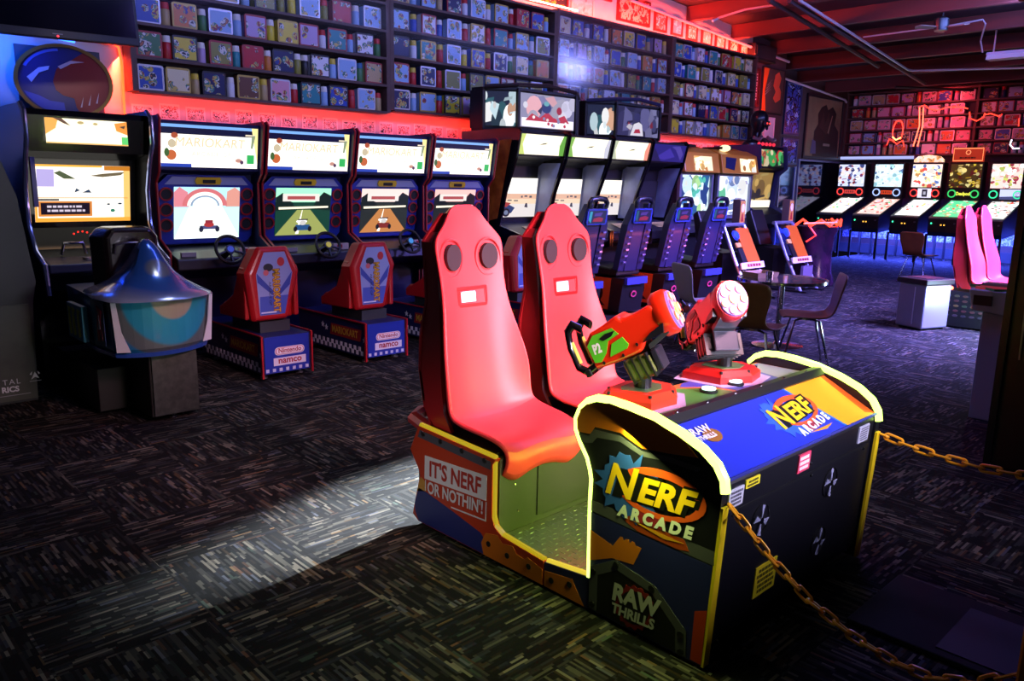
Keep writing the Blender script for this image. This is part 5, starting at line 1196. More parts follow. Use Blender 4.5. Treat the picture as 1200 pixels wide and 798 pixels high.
# ------------------------------------------------------------------ the two-seat foam blaster machine
t = thing('gun_arcade_machine', (2.58, 1.95, 0), 'two-seat blaster arcade machine with red bucket seats and glowing yellow-green edges', 'arcade machine')
XL, XR = 2.0, 3.16
ORR = pm('#b5340f', .45); ORD = pm('#c86a12', .45); NVY = pm('#1c2060', .45); GUNM = pm('#4a4a54', .4); YEL = pm('#e8c81c', .35)
LED = em('#d8ff6a', 3.6); LEDW = em('#d2ff62', 4.6)
# seat platform
b = B(); b.box(2.035, 3.125, 2.17, 2.70, .10, .43, pm('#3e403a', .5)); sp = b.build('seat_platform', t)
B().box(2.035, 3.125, 2.19, 2.705, .43, .445, M_black).build('deck', sp)
b = B(); b.prism([(2.25, .13), (2.25, .37), (2.28, .40), (2.62, .40), (2.65, .37), (2.65, .13)], 'y', 2.164, 2.169, pm('#383a34', .5)); b.build('access_door', sp)
q = B()
for x, z in ((2.12, .30), (2.14, .18), (2.78, .3), (2.95, .38)): q.sphere((x, 2.168, z), .006, M_chrome, 8)
q.build('screw', sp)
seat_out = [(2.655, .455), (2.715, .335), (2.655, .255), (2.645, .232), (2.688, .085), (2.70, .035), (2.66, .012), (1.886, .012), (1.885, .108), (2.117, .127), (2.158, .15), (2.176, .186), (2.176, .41), (2.158, .434)]
rail_out = [(1.88, .012), (1.66, .012), (1.662, .132), (1.88, .108)]
for side, x in (('l', XL), ('r', XR - .03)):
    so = B().prism(seat_out, 'x', x, x + .03, ORR).build('seat_side_panel', t)
    B().prism(rail_out, 'x', x, x + .03, NVY).build('step_side_panel', t)
    xt = x + .015
    B().tube([(xt, 2.655, .457), (xt, 2.40, .446), (xt, 2.17, .437), (xt, 2.177, .41), (xt, 2.178, .20), (xt, 2.165, .155), (xt, 2.117, .129), (xt, 1.89, .109)][::1], .012, em('#e8c81c', .55), 6).build('yellow_edge', so)
    B().tube([(xt, 1.875, .110), (xt, 1.665, .134)], .011, em('#f0d440', .9), 6).build('yellow_edge', t)
xo = XL - .0012
q = B(); q.prism([(2.645, .44), (2.185, .42), (2.185, .385), (2.66, .405)], 'x', xo, XL - .0002, GUNM); so = [o for o in bpy.data.objects if o.name.startswith('seat_side_panel')][0]; q.build('grey_rail', so)
for y in (2.62, 2.50, 2.36, 2.22): B().cyl((xo - .004, y, .415 + (y - 2.2) * .03), .011, .004, M_black, 'x', 10).build('rail_screw', so)
q = B(); q.prism([(2.685, .09), (2.68, .05), (2.655, .014), (2.14, .014), (2.24, .10), (2.42, .135), (2.60, .165), (2.655, .17)], 'x', xo, XL - .0002, pm('#20286a', .45))
q.prism([(2.67, .15), (2.60, .17), (2.60, .21), (2.64, .225)], 'x', xo, XL - .0002, pm('#b8842c', .45)); q.build('blue_stripe', so)
q = B(); q.prism([(2.22, .013), (1.888, .013), (1.888, .075), (1.97, .095), (1.985, .08), (2.03, .085), (2.05, .11), (2.11, .10), (2.14, .125), (2.21, .11), (2.235, .06)], 'x', xo - .001, XL - .0004, ORD)
for y, z in ((2.19, .07), (2.08, .06), (1.96, .06)): q.cyl((xo - .004, y, z), .012, .004, M_blk2, 'x', 10)
q.build('orange_plate', so)
so2 = [o for o in bpy.data.objects if o.name.startswith('step_side_panel')][0]
q = B(); q.prism([(1.877, .013), (1.68, .013), (1.74, .095), (1.877, .075)], 'x', xo - .001, XL - .0004, ORD)
for y, z in ((1.84, .05), (1.75, .07)): q.cyl((xo - .004, y, z), .012, .004, M_blk2, 'x', 10)
q.build('orange_plate', so2)
# slogan
sl = math.atan2(.03, .45)
Ms = frame((xo - .0002, 2.405, .283), (0, -1, .055), (0, -.03, 1))
q = B(); WH = pm('#d8d4d8', .5); q.box(-.205, .20, -.045, .062, .0, .0012, WH, Ms)
text(q, "IT'S NERF", .098, pm('#a82a1c', .5), Ms @ Matrix.Translation((-.003, .006, .0022)), bold=.003, sx=.84)
text(q, "OR NOTHIN'!", .075, WH, Ms @ Matrix.Translation((.0, -.083, .0015)), bold=.002, sx=.80)
q.box(-.02, .20, -.134, -.128, .0, .001, WH, Ms); q.box(.196, .202, -.134, -.05, .0, .001, WH, Ms); q.box(-.20, -.195, -.10, -.05, .0, .001, WH, Ms)
q.build('slogan_lettering', so)
# floor pan with diamond plate
PLATE = diamond_mat()
B().box(2.035, 3.125, 1.67, 2.168, .075, .10, PLATE).build('floor_pan', t)
B().box(2.05, 3.11, 1.25, 2.66, .015, .075, M_black).build('chassis', t)
for x in (2.1, 3.05):
    for y in (1.3, 2.6): B().lathe([(.03, 0), (.03, .012), (.012, .02)], M_steel, 12, (x, y, 0)).build('leveling_foot', t)
# seats
s1 = bucket(t, 2.275, 2.64, .405); s2 = bucket(t, 2.885, 2.64, .405)
# console
con = [(1.661, .012), (1.664, .133), (1.670, .42), (1.668, .50), (1.675, .530), (1.690, .570), (1.722, .615), (1.746, .66), (1.750, .70), (1.735, .735), (1.705, .765), (1.66, .785), (1.60, .79), (1.526, .786), (1.423, .773), (1.324, .746), (1.245, .715), (1.192, .678), (1.166, .638), (1.160, .60), (1.190, .012)]
CONB = mat('console_black', '#101018', .4, coat=.2)
for x in (XL, XR - .03):
    cp = B().prism(con, 'x', x, x + .03, CONB).build('console_side_panel', t)
    xt = x + .015
    xf = XL + .003 if x == XL else xt
    B().tube([(xf, p[0], p[1]) for p in con[1:10]], .0095, LED, 6).build('led_edge', cp, smooth=True)
    B().tube([(xt, p[0], p[1]) for p in con[9:20]], .0175, LEDW, 8).build('led_edge', cp, smooth=True)
    q = B(); q.prism([(1.162, .555), (1.192, .012), (1.182, .012), (1.152, .555)], 'x', x - .001, x + .031, YEL); q.build('yellow_edge', cp)
cpl = [o for o in bpy.data.objects if o.name.startswith('console_side_panel')][0]
body = [(1.640, .102), (1.645, .5), (1.70, .60), (1.715, .69), (1.70, .725), (1.66, .737), (1.425, .745), (1.405, .742), (1.178, .628), (1.17, .61), (1.20, .06), (1.62, .06)]
cb = B().prism(body, 'x', XL + .031, XR - .031, pm('#0d0d16', .42)).build('console_body', t)
# left-panel artwork
q = B(); xa = xo
q.prism([(1.735, .655), (1.748, .69), (1.73, .735), (1.70, .762), (1.60, .786), (1.42, .768), (1.30, .730), (1.25, .69), (1.36, .675), (1.46, .665), (1.55, .695), (1.66, .69), (1.68, .66)], 'x', xa, XL - .0002, ORD)
q.prism([(1.735, .65), (1.685, .652), (1.665, .68), (1.55, .685), (1.46, .655), (1.36, .665), (1.235, .66), (1.25, .645), (1.36, .648), (1.46, .638), (1.55, .665), (1.65, .655), (1.67, .63), (1.72, .62)], 'x', xa, XL - .0002, GUNM)
q.prism([(1.665, .425), (1.665, .385), (1.45, .375), (1.17, .365), (1.172, .41), (1.45, .418)], 'x', xa, XL - .0002, GUNM)
q.prism([(1.52, .40), (1.50, .42), (1.28, .412), (1.26, .38), (1.30, .372), (1.46, .378)], 'x', xa - .001, xa - .0002, pm('#a03c10', .45))
q.prism([(1.664, .38), (1.45, .37), (1.175, .36), (1.19, .015), (1.64, .015), (1.662, .12)], 'x', xa, XL - .0002, NVY)
q.prism([(1.664, .315), (1.56, .29), (1.53, .335), (1.52, .335), (1.515, .325), (1.505, .335), (1.495, .335), (1.49, .325), (1.48, .335), (1.47, .335), (1.465, .325), (1.44, .325), (1.47, .255), (1.56, .245), (1.66, .20)], 'x', xa - .001, xa - .0002, ORD)
q.prism([(1.205, .20), (1.182, .21), (1.19, .02), (1.23, .02), (1.225, .19)], 'x', xa - .001, xa - .0002, ORR)
q.build('panel_artwork', cpl)
q = B(); q.prism([(1.655, .02), (1.655, .18), (1.545, .245), (1.38, .215), (1.25, .11), (1.245, .02), (1.285, .02), (1.29, .10), (1.39, .185), (1.535, .21), (1.62, .16), (1.62, .02)], 'x', xa - .003, xa - .0012, GUNM)
q.prism([(1.62, .02), (1.62, .16), (1.535, .21), (1.39, .185), (1.29, .10), (1.285, .02)], 'x', xa - .002, xa - .0012, pm('#0a0a0e', .5)); pl = q.build('maker_plate', cpl)
for y, z in ((1.638, .165), (1.54, .228), (1.39, .202), (1.27, .09), (1.638, .04), (1.265, .03)): B().cyl((xa - .007, y, z), .012, .004, M_blk2, 'x', 10).build('plate_screw', cpl)
Mr = frame((xa - .0035, 1.455, .105), (0, -1, .06), (0, -.12, 1)); q = B()
pts = []
for i in range(32):
    r = .085 if i % 2 else .074; pts.append((r * math.cos(2 * PI * i / 32), r * math.sin(2 * PI * i / 32)))
q.prism(pts, 'z', 0, .0012, pm('#7a1410', .5), Mr); q.prism(disc(0, 0, .062, .062, 24), 'z', .0013, .0018, pm('#0a0a0e', .5), Mr)
text(q, 'RAW', .088, pm('#b8b8bc', .5), Mr @ Matrix.Translation((0, .028, .0032)), bold=.004, sx=.95); text(q, 'THRILLS', .052, pm('#b8b8bc', .5), Mr @ Matrix.Translation((.0, -.033, .0032)), bold=.002, sx=.95)
q.build('maker_lettering', pl)
# logo: splash, orange ring, yellow letters
def nerf_logo(q, M, s, back=True):
    rr = random.Random(3)
    pts = []
    for i in range(36):
        r = (.11 if i % 2 else .085) * (1 + rr.uniform(-.15, .2)); a = 2 * PI * i / 36; pts.append((-.085 * 1 + r * math.cos(a) * 1.05, r * math.sin(a) * .95))
    if back: q.prism([(x * s, y * s) for x, y in pts], 'z', 0, .0008, pm('#2a52b4', .45), M)
    ring = [(.155 * math.cos(R(a)), .075 * math.sin(R(a))) for a in range(-150, 151, 12)] + [(.125 * math.cos(R(a)), .055 * math.sin(R(a)) - .004) for a in range(150, -151, -12)]
    q.prism([((x + .03) * s, (y + .005) * s) for x, y in ring], 'z', .001, .0016, pm('#d04c1a', .45), M)
    text(q, 'NERF', .105 * s, M_black, M @ Matrix.Translation((.008 * s, .001 * s, .0022)), bold=.011 * s, shear=.22, sx=1.12)
    text(q, 'N', .14 * s, pm('#e8b418', .45), M @ Matrix.Translation((-.115 * s, .006 * s, .003)), bold=.0035 * s, shear=.22)
    text(q, 'ERF', .105 * s, pm('#e8b418', .45), M @ Matrix.Translation((.045 * s, 0, .003)), bold=.004 * s, shear=.22, sx=1.12)
    text(q, 'ARCADE', .05 * s, pm('#d8d8dc', .5), M @ Matrix.Translation((.02 * s, -.082 * s, .0026)), bold=.003 * s, shear=.15, sp=1.5)
    q.prism([(-.06 * s, -.10 * s), (.06 * s, -.125 * s), (.13 * s, -.118 * s), (.04 * s, -.11 * s)], 'z', .001, .0016, pm('#c88418', .45), M)
    q.prism([(-.04 * s, -.055 * s), (.06 * s, -.055 * s), (.06 * s, -.10 * s), (-.04 * s, -.10 * s)], 'z', .0009, .0012, pm('#8a2030', .45), M)
q = B(); nerf_logo(q, frame((xa - .0012, 1.415, .525), (0, -1, .045), (0, -.05, 1)), 1.12); q.build('side_logo', cpl)
# control top, trim bar, sloped display shelf
top = B()
def ctop(pts, m, z0, z1): top.prism(pts, 'z', z0, z1, m)
ctop([(XL + .032, 1.43), (XR - .032, 1.43), (XR - .032, 1.695), (XL + .032, 1.695)], pm('#b0672a', .4), .7405, .7445)
ctp = top.build('control_panel', t)
q = B(); q.prism([(2.04, 1.435), (2.53, 1.435), (2.60, 1.50), (2.58, 1.57), (2.46, 1.66), (2.04, 1.68)], 'z', .7446, .7456, pm('#4a8a3c', .4)); q.build('green_field', ctp)
q = B(); q.prism([(3.12, 1.435), (2.57, 1.435), (2.63, 1.50), (2.61, 1.575), (2.50, 1.665), (2.55, 1.69), (3.12, 1.68)], 'z', .7446, .7456, pm('#4446a8', .4)); q.build('violet_field', ctp)
q = B(); q.prism([(2.92, 1.435), (3.12, 1.435), (3.12, 1.68), (2.98, 1.62)], 'z', .7457, .7462, pm('#8a9098', .4)); q.build('grey_field', ctp)
for (x, y, c) in ((2.52, 1.55, '#c8ffe0'), (2.70, 1.545, '#e8f4ff')):
    b = B(); b.lathe([(0, 0), (.034, 0), (.034, .008), (.028, .011)], M_black, 20, (x, y, .746)); bt = b.build('player_button', ctp)
    B().lathe([(.0, .008), (.026, .008), (.026, .017), (0, .02)], em(c, 3.0), 20, (x, y, .746)).build('lit_cap', bt, smooth=True)
b = B(); b.prism([(1.438, .744), (1.438, .772), (1.405, .775), (1.385, .752), (1.39, .742)], 'x', XL + .031, XR - .031, M_black); tb = b.build('trim_bar', t)
q = B()
for k in range(6): q.cyl((XL + .12 + .18 * k, 1.418, .774), .006, .003, M_chrome, n=8)
q.build('trim_screw', tb)
Msl = frame((2.58, 1.290, .6905), (1, 0, 0), (0, .219, .112))
L = .265; hw = (XR - XL) / 2 - .032
b = B(Msl); b.box(-hw, hw, -L / 2, L / 2, -.004, .002, pm('#2733b8', .3, coat=.3)); sh = b.build('sloped_shelf', t)
q = B(Msl); q.prism([(.30, -L / 2), (hw, -L / 2), (hw, L / 2), (.20, L / 2)], 'z', .0022, .003, pm('#d8901c', .35)); q.prism([(hw - .05, -L / 2 + .02), (hw, -L / 2), (hw, L / 2), (hw - .03, L / 2)], 'z', .0031, .0036, pm('#b84a14', .4)); q.prism([(.285, -L / 2), (.30, -L / 2), (.20, L / 2), (.185, L / 2)], 'z', .0031, .0036, pm('#2a62a8', .35)); q.build('amber_field', sh)
q = B(); nerf_logo(q, Msl @ Matrix.Translation((.10, .0, .0037)) @ Matrix.Rotation(R(6), 4, 'Z'), .95); q.build('shelf_logo', sh)
q = B(); Mt = Msl @ Matrix.Translation((-.43, .05, .004)); q.prism(disc(.03, -.02, .045, .03), 'z', 0, .001, pm('#8a5a1c', .4), Mt); text(q, 'RAW', .045, pm('#d8d4e0'), Mt @ Matrix.Translation((0, .012, .002)), bold=.001); text(q, 'THRILLS', .026, pm('#d8d4e0'), Mt @ Matrix.Translation((0, -.02, .002)), bold=.001); q.build('corner_logo', sh)
b = B(Msl); b.tube([(-hw, -L / 2 - .006, .004), (hw, -L / 2 - .006, .004)], .006, pm('#4a50b8', .25, .6), 6); b.build('lower_lip', sh)
# back of the console facing the viewer
def on_back(b, x0, x1, z0, z1, m, d=.002):
    ya = 1.17 + (.58 - (z0 + z1) / 2) * (.03 / .52)
    b.box(x0, x1, ya - d, ya + .004, z0, z1, m)
b = B(); on_back(b, 2.06, 3.10, .508, .516, M_blk2, .003); b.build('seam_trim', cb)
def sticker(x0, x1, z0, z1, m, txt, tm, lab):
    ya = 1.17 + (.58 - (z0 + z1) / 2) * (.03 / .52)
    M = frame(((x0 + x1) / 2, ya - .0025, (z0 + z1) / 2), (1, 0, 0), (0, -.03, .52))
    b = B(M); b.box(-(x1 - x0) / 2, (x1 - x0) / 2, -(z1 - z0) / 2, (z1 - z0) / 2, -.006, .001, m); o = b.build('sticker', cb)
    q = B(M)
    scribble(q, (x1 - x0) * .84, (z1 - z0) * .84, txt, tm, Matrix(), txt)
    q.build('sticker_print', o); o['label'] = lab; return o
sticker(2.055, 2.14, .53, .592, pm('#b8b8c8', .5), 4, pm('#484858'), 'white serial sticker')
sticker(2.15, 2.235, .573, .602, pm('#d8c828', .5), 2, pm('#383010'), 'yellow sticker')
sticker(2.50, 2.585, .535, .602, pm('#c83a5c', .5), 3, pm('#f0e8ec'), 'pink sticker')
sticker(2.99, 3.08, .535, .602, pm('#a8a8bc', .5), 6, pm('#50505e'), 'grey notice sticker')
sticker(2.30, 2.445, .13, .245, pm('#c8b820', .5), 5, pm('#302c08'), 'yellow warning sticker')
for (x, z, rot) in ((2.28, .43, 20), (2.79, .43, 25), (2.30, .19, -10), (2.77, .195, 15)):
    if x == 2.30: continue
    ya = 1.17 + (.58 - z) * (.03 / .52)
    M = frame((x, ya - .003, z), (1, 0, 0), (0, -.03, .52))
    b = B(M); b.loft_closed([(.055, -.002), (.058, -.002), (.058, .001), (.055, .001)], M_black, 24)
    v = b.build('fan_guard', cb)
    q = B(M)
    for k in range(4):
        a = R(rot + 90 * k + 50); da = R(16 if k % 2 else 11); L0 = .052
        q.prism([(.008 * math.cos(a), .008 * math.sin(a)), (L0 * math.cos(a - da), L0 * math.sin(a - da)), (L0 * math.cos(a + da), L0 * math.sin(a + da))], 'z', .001, .004, pm('#c4c6f4', .25, .5), Matrix.Rotation(R(10 if k % 2 else -8), 4, 'X'))
    q.cyl((0, 0, 0), .012, .006, M_chrome, n=10); q.build('fan_glint', v)  # pale violet crosses put the glints in the round guards into colour
q = B()
for x, z in ((2.62, .50), (3.06, .50), (2.1, .50), (2.1, .06), (3.06, .06), (2.6, .55)): 
    ya = 1.17 + (.58 - z) * (.03 / .52); q.sphere((x, ya, z), .006, M_chrome, 8)
q.build('screw', cb)

# blasters
ORB = mat('blaster_orange', '#e02c0c', .32, coat=.4); GRN = pm('#58c828', .35)
def blaster(px, yaw, base_m, main, side_m, mag_m, num):
    y0 = 1.635
    base = B(); bp = [(-.15, .075), (-.10, -.085), (.04, -.115), (.145, -.06), (.15, .03), (.06, .11), (-.08, .115)]
    Mb = Matrix.Translation((px, y0, .746)) @ Matrix.Rotation(R(yaw * .4), 4, 'Z')
    bs = B(Mb).loft([[(x, y, 0) for x, y in bp], [(x, y, .028) for x, y in bp], [(x * .82, y * .82, .05) for x, y in bp]], base_m).build('gun_mount', t)
    q = B(Mb)
    for x, y in bp: q.cyl((x * .86, y * .86, .035), .006, .014, M_black, n=8)
    q.prism([(x * .55, y * .55) for x, y in bp], 'z', .0505, .0525, pm('#4a6a3c', .4)); q.build('mount_screw', bs)
    B(Mb).prism([(-.19, .08), (-.12, -.115), (.04, -.15), (.19, -.075), (.19, .04), (.07, .14), (-.09, .145)], 'z', -.0003, .001, pm('#b8a8c8', .4)).build('mount_outline', bs)
    B().lathe([(.03, 0), (.03, .17), (.038, .175), (0, .175)], M_blk2, 14, (px, y0, .79)).build('post', bs)
    # body modelled along -y (muzzle), tilted up, turned about the post
    M = Matrix.Translation((px - .01, y0 + .045, .985)) @ Matrix.Rotation(R(yaw), 4, 'Z') @ Matrix.Rotation(R(-27), 4, 'X') @ Matrix.Diagonal((1.0, .76, 1.16, 1))
    sil = [(.22, -.055), (.215, .03), (.17, .055), (.10, .062), (.02, .075), (.0, .058), (-.06, .058), (-.14, .066), (-.16, .05), (-.16, -.025), (-.06, -.03), (-.03, -.055), (.02, -.06), (.10, -.06)]
    o = B(M).prism(sil, 'x', -.065, .065, main).build('blaster', t, bevel=.012, seg=3)
    q = B(M)
    q.lathe([(.0, .0), (.060, .0), (.070, -.02), (.070, -.07), (.064, -.085), (.0, -.085)], main, 20, (0, -.13, .022), 'y'); q.build('barrel', o, smooth=True)
    q = B(M); q.lathe([(0, 0), (.061, 0), (.059, -.012), (0, -.012)], pm('#8878c8', .4), 20, (0, -.214, .022), 'y')
    for k in range(7):
        a = 2 * PI * k / 7
        q.cyl((.041 * math.cos(a), -.234, .022 + .041 * math.sin(a)), .0155, .008, pm('#e87890' if k % 2 else '#e8a060', .4), 'y', 12)
        q.cyl((.041 * math.cos(a), -.2355, .022 + .041 * math.sin(a)), .007, .002, pm('#f0e0e0', .4), 'y', 10)
    q.cyl((0, -.234, .022), .02, .008, pm('#e8d060', .4), 'y', 12); q.build('muzzle_face', o)
    for sx in (-1, 1):
        q = B(M); xs = sx * .066
        q.prism([(.20, -.035), (.205, .02), (.16, .045), (.06, .045), (.04, .02), (.10, .012), (.13, -.02), (.17, -.04)], 'x', xs - .002, xs + .002, side_m)
        q.prism([(.12, -.035), (.09, .0), (.03, .008), (.015, -.02), (.03, -.03)], 'x', xs - .002, xs + .002, side_m)
        sd = q.build('side_plate', o)
        q = B(M); q.prism([(.135, .028), (.10, .036), (.05, .034), (.075, .022), (.12, .018)], 'x', sx * .0685 - .001, sx * .0685 + .001, M_black)
        for y, z in ((-.02, -.03), (.06, -.045), (.16, -.045)): q.cyl((sx * .066 - (.003 if sx < 0 else 0), y, z), .006, .003, M_black, 'x', 8)
        q.build('side_slot', sd)
        if sx < 0:
            q = B(); Mt = M @ frame((-.0685, .165, .002), (0, -1, 0), (0, 0, 1)); text(q, num, .04, pm('#e8f0e0', .4), Mt, bold=.002, shear=.1); q.build('player_lettering', sd)
    q = B(M); q.prism([(-.05, -.032), (-.155, -.026), (-.17, .0), (-.10, -.012)], 'x', -.07, .07, M_blk2); q.prism([(-.06, -.06), (-.17, -.035), (-.175, -.02), (-.06, -.045)], 'x', -.045, .045, M_steel); q.build('under_rail', o)
    q = B(M); q.prism([(.085, -.06), (-.045, -.062), (-.055, -.135), (.075, -.14)], 'x', -.075, .075, mag_m); mg = q.build('drum_magazine', o, bevel=.02, seg=3)
    q = B(M)
    for k in range(4): q.prism([(.07 - .035 * k, -.062), (.062 - .035 * k, -.062), (.055 - .035 * k, -.139), (.063 - .035 * k, -.139)], 'x', -.0768, .0768, M_black)
    q.build('magazine_rib', mg)
    q = B(M); q.box(-.05, .05, -.085, -.056, -.13, -.062, pm('#34343f', .3, .5)); q.build('magazine_front', mg, bevel=.004)
    for sx in (-1, 1):
        q = B(M); x = sx * .055
        q.tube([(x, .205, -.045), (x * 1.1, .25, -.055), (x * 1.15, .285, -.03), (x * 1.15, .285, .035), (x * 1.15, .265, .085), (x * 1.1, .23, .10), (x, .20, .075)], .0165, M_blkgl, 10); q.build('grip_handle', o, smooth=True)
        B(M).tube([(x * 1.15 - .012 * 0, .268, -.02), (x * 1.15, .268, .05)], .010, pm('#b8c050', .35), 8).build('trigger', o, smooth=True)
    B(M).box(-.08, .08, .232, .262, -.068, -.045, M_black).build('handle_bridge', o, bevel=.004)
blaster(2.225, 24, mat('mount_orange', '#d83210', .4), ORB, GRN, pm('#5a6430', .35, .2), 'P2')
blaster(2.76, -34, pm('#b81c18', .4), pm('#b8182a', .3, coat=.4), pm('#5a2434', .35), pm('#15151a', .35), 'P1')

# plinth and lower part of the display tower the players face
t = thing('display_tower', (2.58, .4, 0), 'dark base and yellow-edged foot of the display tower facing the blaster seats', 'display')
B().box(2.62, 3.1, .36, 1.0, .0, .02, pm('#040405', .9)).build('base_plinth', t, bevel=.006)
B().box(2.66, 3.02, .48, .72, .0205, .024, pm('#090a16', .6)).build('blue_plate', t)
for x in (2.0, 3.13):
    o = B().prism([(.35, 0), (.35, 1.0), (-.1, 1.0), (-.1, 0)], 'x', x, x + .03, pm('#101016', .4)).build('side_panel', t)
    B().tube([(x + .015, .355, .01), (x + .015, .355, 1.0)], .014, pm('#c87810', .4), 6).build('yellow_edge', o)
B().box(2.031, 3.129, -.08, .34, .0, 1.0, M_black).build('tower_body', t)

# plastic chains
def chain(name, pts, lab, link=.088, r=.0082, wid=.021):
    P = [Vector(p) for p in pts]; d = [0]
    for a, c in zip(P, P[1:]): d.append(d[-1] + (c - a).length)
    def at(s):
        for i in range(len(P) - 1):
            if s <= d[i + 1] or i == len(P) - 2:
                f = (s - d[i]) / (d[i + 1] - d[i]); return P[i].lerp(P[i + 1], f), (P[i + 1] - P[i]).normalized()
    t = thing(name, pts[0], lab, 'chain', 'orange plastic barrier chains')
    CH = mat('chain_orange', '#f0a018', .42, coat=.1); s = link / 2; k = 0
    while s < d[-1]:
        p, tg = at(s); side = tg.cross(Vector((0, 0, 1))).normalized(); up = side.cross(tg)
        a = R(18 if k % 2 == 0 else 108); ax = side * math.cos(a) + up * math.sin(a)
        M = Matrix((( tg[0], ax[0], tg.cross(ax)[0], p[0]), (tg[1], ax[1], tg.cross(ax)[1], p[1]), (tg[2], ax[2], tg.cross(ax)[2], p[2]), (0, 0, 0, 1)))
        hl = link * .62; ring = []
        for i in range(20):
            q = 2 * PI * i / 20; ring.append(((hl - wid) * (1 if math.cos(q) > 0 else -1) + wid * math.cos(q) if abs(math.cos(q)) > 1e-6 else 0, wid * math.sin(q), 0))
        B(M).tube(ring, r, CH, 6, closed=True).build('chain_link', t, smooth=True)
        s += link; k += 1
    return t
def sag(a, c, drop, n=30):
    out = []
    for i in range(n + 1):
        f = i / n; p = Vector(a).lerp(Vector(c), f); p.z -= drop * 4 * f * (1 - f); out.append(tuple(p))
    return out
chain('barrier_chain', [(2.03, 1.15, .56), (2.03, 1.01, .445), (2.03, .88, .36), (2.03, .75, .308), (2.03, .64, .285), (2.03, .55, .285), (2.03, .45, .32), (2.03, .39, .37)], 'orange plastic chain sagging off the near corner of the blaster console', link=.042, r=.0046, wid=.0105)
chain('barrier_chain', [(3.165, 1.185, .55), (3.16, 1.05, .525), (3.16, .93, .512), (3.16, .78, .505), (3.16, .65, .515), (3.16, .5, .54), (3.16, .36, .58)], 'orange plastic chain stretching from the far corner of the blaster console towards the partition', link=.058, r=.0052, wid=.0125)
# second gun machine and kiosk by the partition
t = thing('second_gun_machine', (9.9, 2.75, 0), 'farther two-seat gun machine with red bucket seats and a black control-lit side', 'arcade machine')
so = [(3.06, .02), (3.08, .12), (2.98, .26), (3.04, .33), (3.0, .42), (2.6, .40), (2.5, .40), (2.2, .40), (2.2, .02)]
B().prism(so, 'x', 9.58, 9.62, M_black).build('side_panel', t)
B().box(9.621, 10.6, 2.25, 3.0, .03, .41, M_black).build('seat_platform', t)
q = B()
for r in range(5):
    for c in range(5):
        col = [['#3a6a3a', '#6a6a2a', '#7a4a20'], ['#7a3a1a', '#6a2020'], ['#3a6a3a', '#a08030'], ['#7a2028'], ['#3a2a6a', '#5a3a7a']][r]
        q.prism(disc(2.93 - .085 * c, .36 - .055 * r, .028, .013, 8), 'x', 9.574, 9.579, em(col[c % len(col)], .35))
q.build('side_lights', t)
B().sphere((9.6, 2.92, .44), .022, em('#ff6a30', 6), 10).build('base_light', t)
for xx in (9.83, 10.38): bucket(t, xx, 2.86, .42, .93, False)
for o in [x for x in t.children if x.name.startswith('bucket_seat')]:
    pass
t = thing('card_kiosk', (5.9, 1.5, 0), 'white ticket kiosk on a grey column beside the black partition', 'kiosk')
B().box(5.80, 6.05, 1.40, 1.56, .0, .72, pm('#8a8ca4', .5)).build('column', t, bevel=.006)
hd = B().loft([[(5.78, 1.35, .71), (6.08, 1.35, .71), (6.08, 1.64, .73), (5.78, 1.62, .73)], [(5.76, 1.33, .87), (6.1, 1.33, .87), (6.1, 1.655, .87), (5.76, 1.645, .87)]], pm('#b8b8c0', .45)).build('head', t, bevel=.008)
B(frame((5.762, 1.56, .80), (0, -1, 0), (-.1, 0, 1))).box(-.05, .06, -.03, .035, .0, .008, M_black).build('display', hd)
B().loft_closed([(.19, .87), (.2, .87), (.2, .885), (.19, .885)], pm('#3a8a4a', .4), 4, (5.93, 1.49, 0)).build('green_rim', hd)
B().box(5.80, 5.92, 1.37, 1.62, .871, .884, em('#c83a4a', .4)).box(5.93, 6.05, 1.37, 1.62, .871, .90, pm('#6a8a78', .4)).build('ticket_tray', hd)
# thin reflective edge on the partition, put in as pale metal strips
t = thing('partition_edge_strip', (4.82, 1.02, .5), 'thin pale vertical edge strip on the black partition', 'edge strip')
B().tube([(4.82, 1.09, .62), (4.82, 1.10, 1.15)], .006, pm('#8a8894', .3, .7), 6).build('lower_run', t)
B().tube([(4.82, 1.135, 1.5), (4.82, 1.14, 1.78)], .005, pm('#8a8894', .3, .7), 6).build('upper_run', t)

# ------------------------------------------------------------------ LED strips of the room
led('led_strip', 7.40, 8.45, 7.60, 3.80, '#ffd0a8', 9, 'bright warm red LED tube on top of the second shelf bay')
t = thing('led_strip', (2.58, 7.76, 2.1), 'bright orange-red LED tube standing between the emblem and the shelves', 'light')
B().tube([(2.50, 7.76, 2.66), (2.56, 7.76, 2.62), (2.575, 7.76, 2.5), (2.57, 7.76, 2.02)], .011, em('#ff4018', 6), 8).build('tube', t, smooth=True)
B().box(2.44, 2.52, 7.74, 7.79, 2.65, 2.69, M_black).build('driver_box', t)
t = thing('led_strip', (1.7, 7.74, 2.4), 'cyan-blue LED tube under the dark television', 'light')
B().tube([(1.2, 7.74, 2.70), (1.75, 7.74, 2.66), (2.2, 7.74, 2.62)], .011, em('#2868ff', 6), 8).build('tube', t, smooth=True)
B().box(1.9, 2.0, 7.75, 7.79, 2.63, 2.68, M_black).build('driver_box', t)

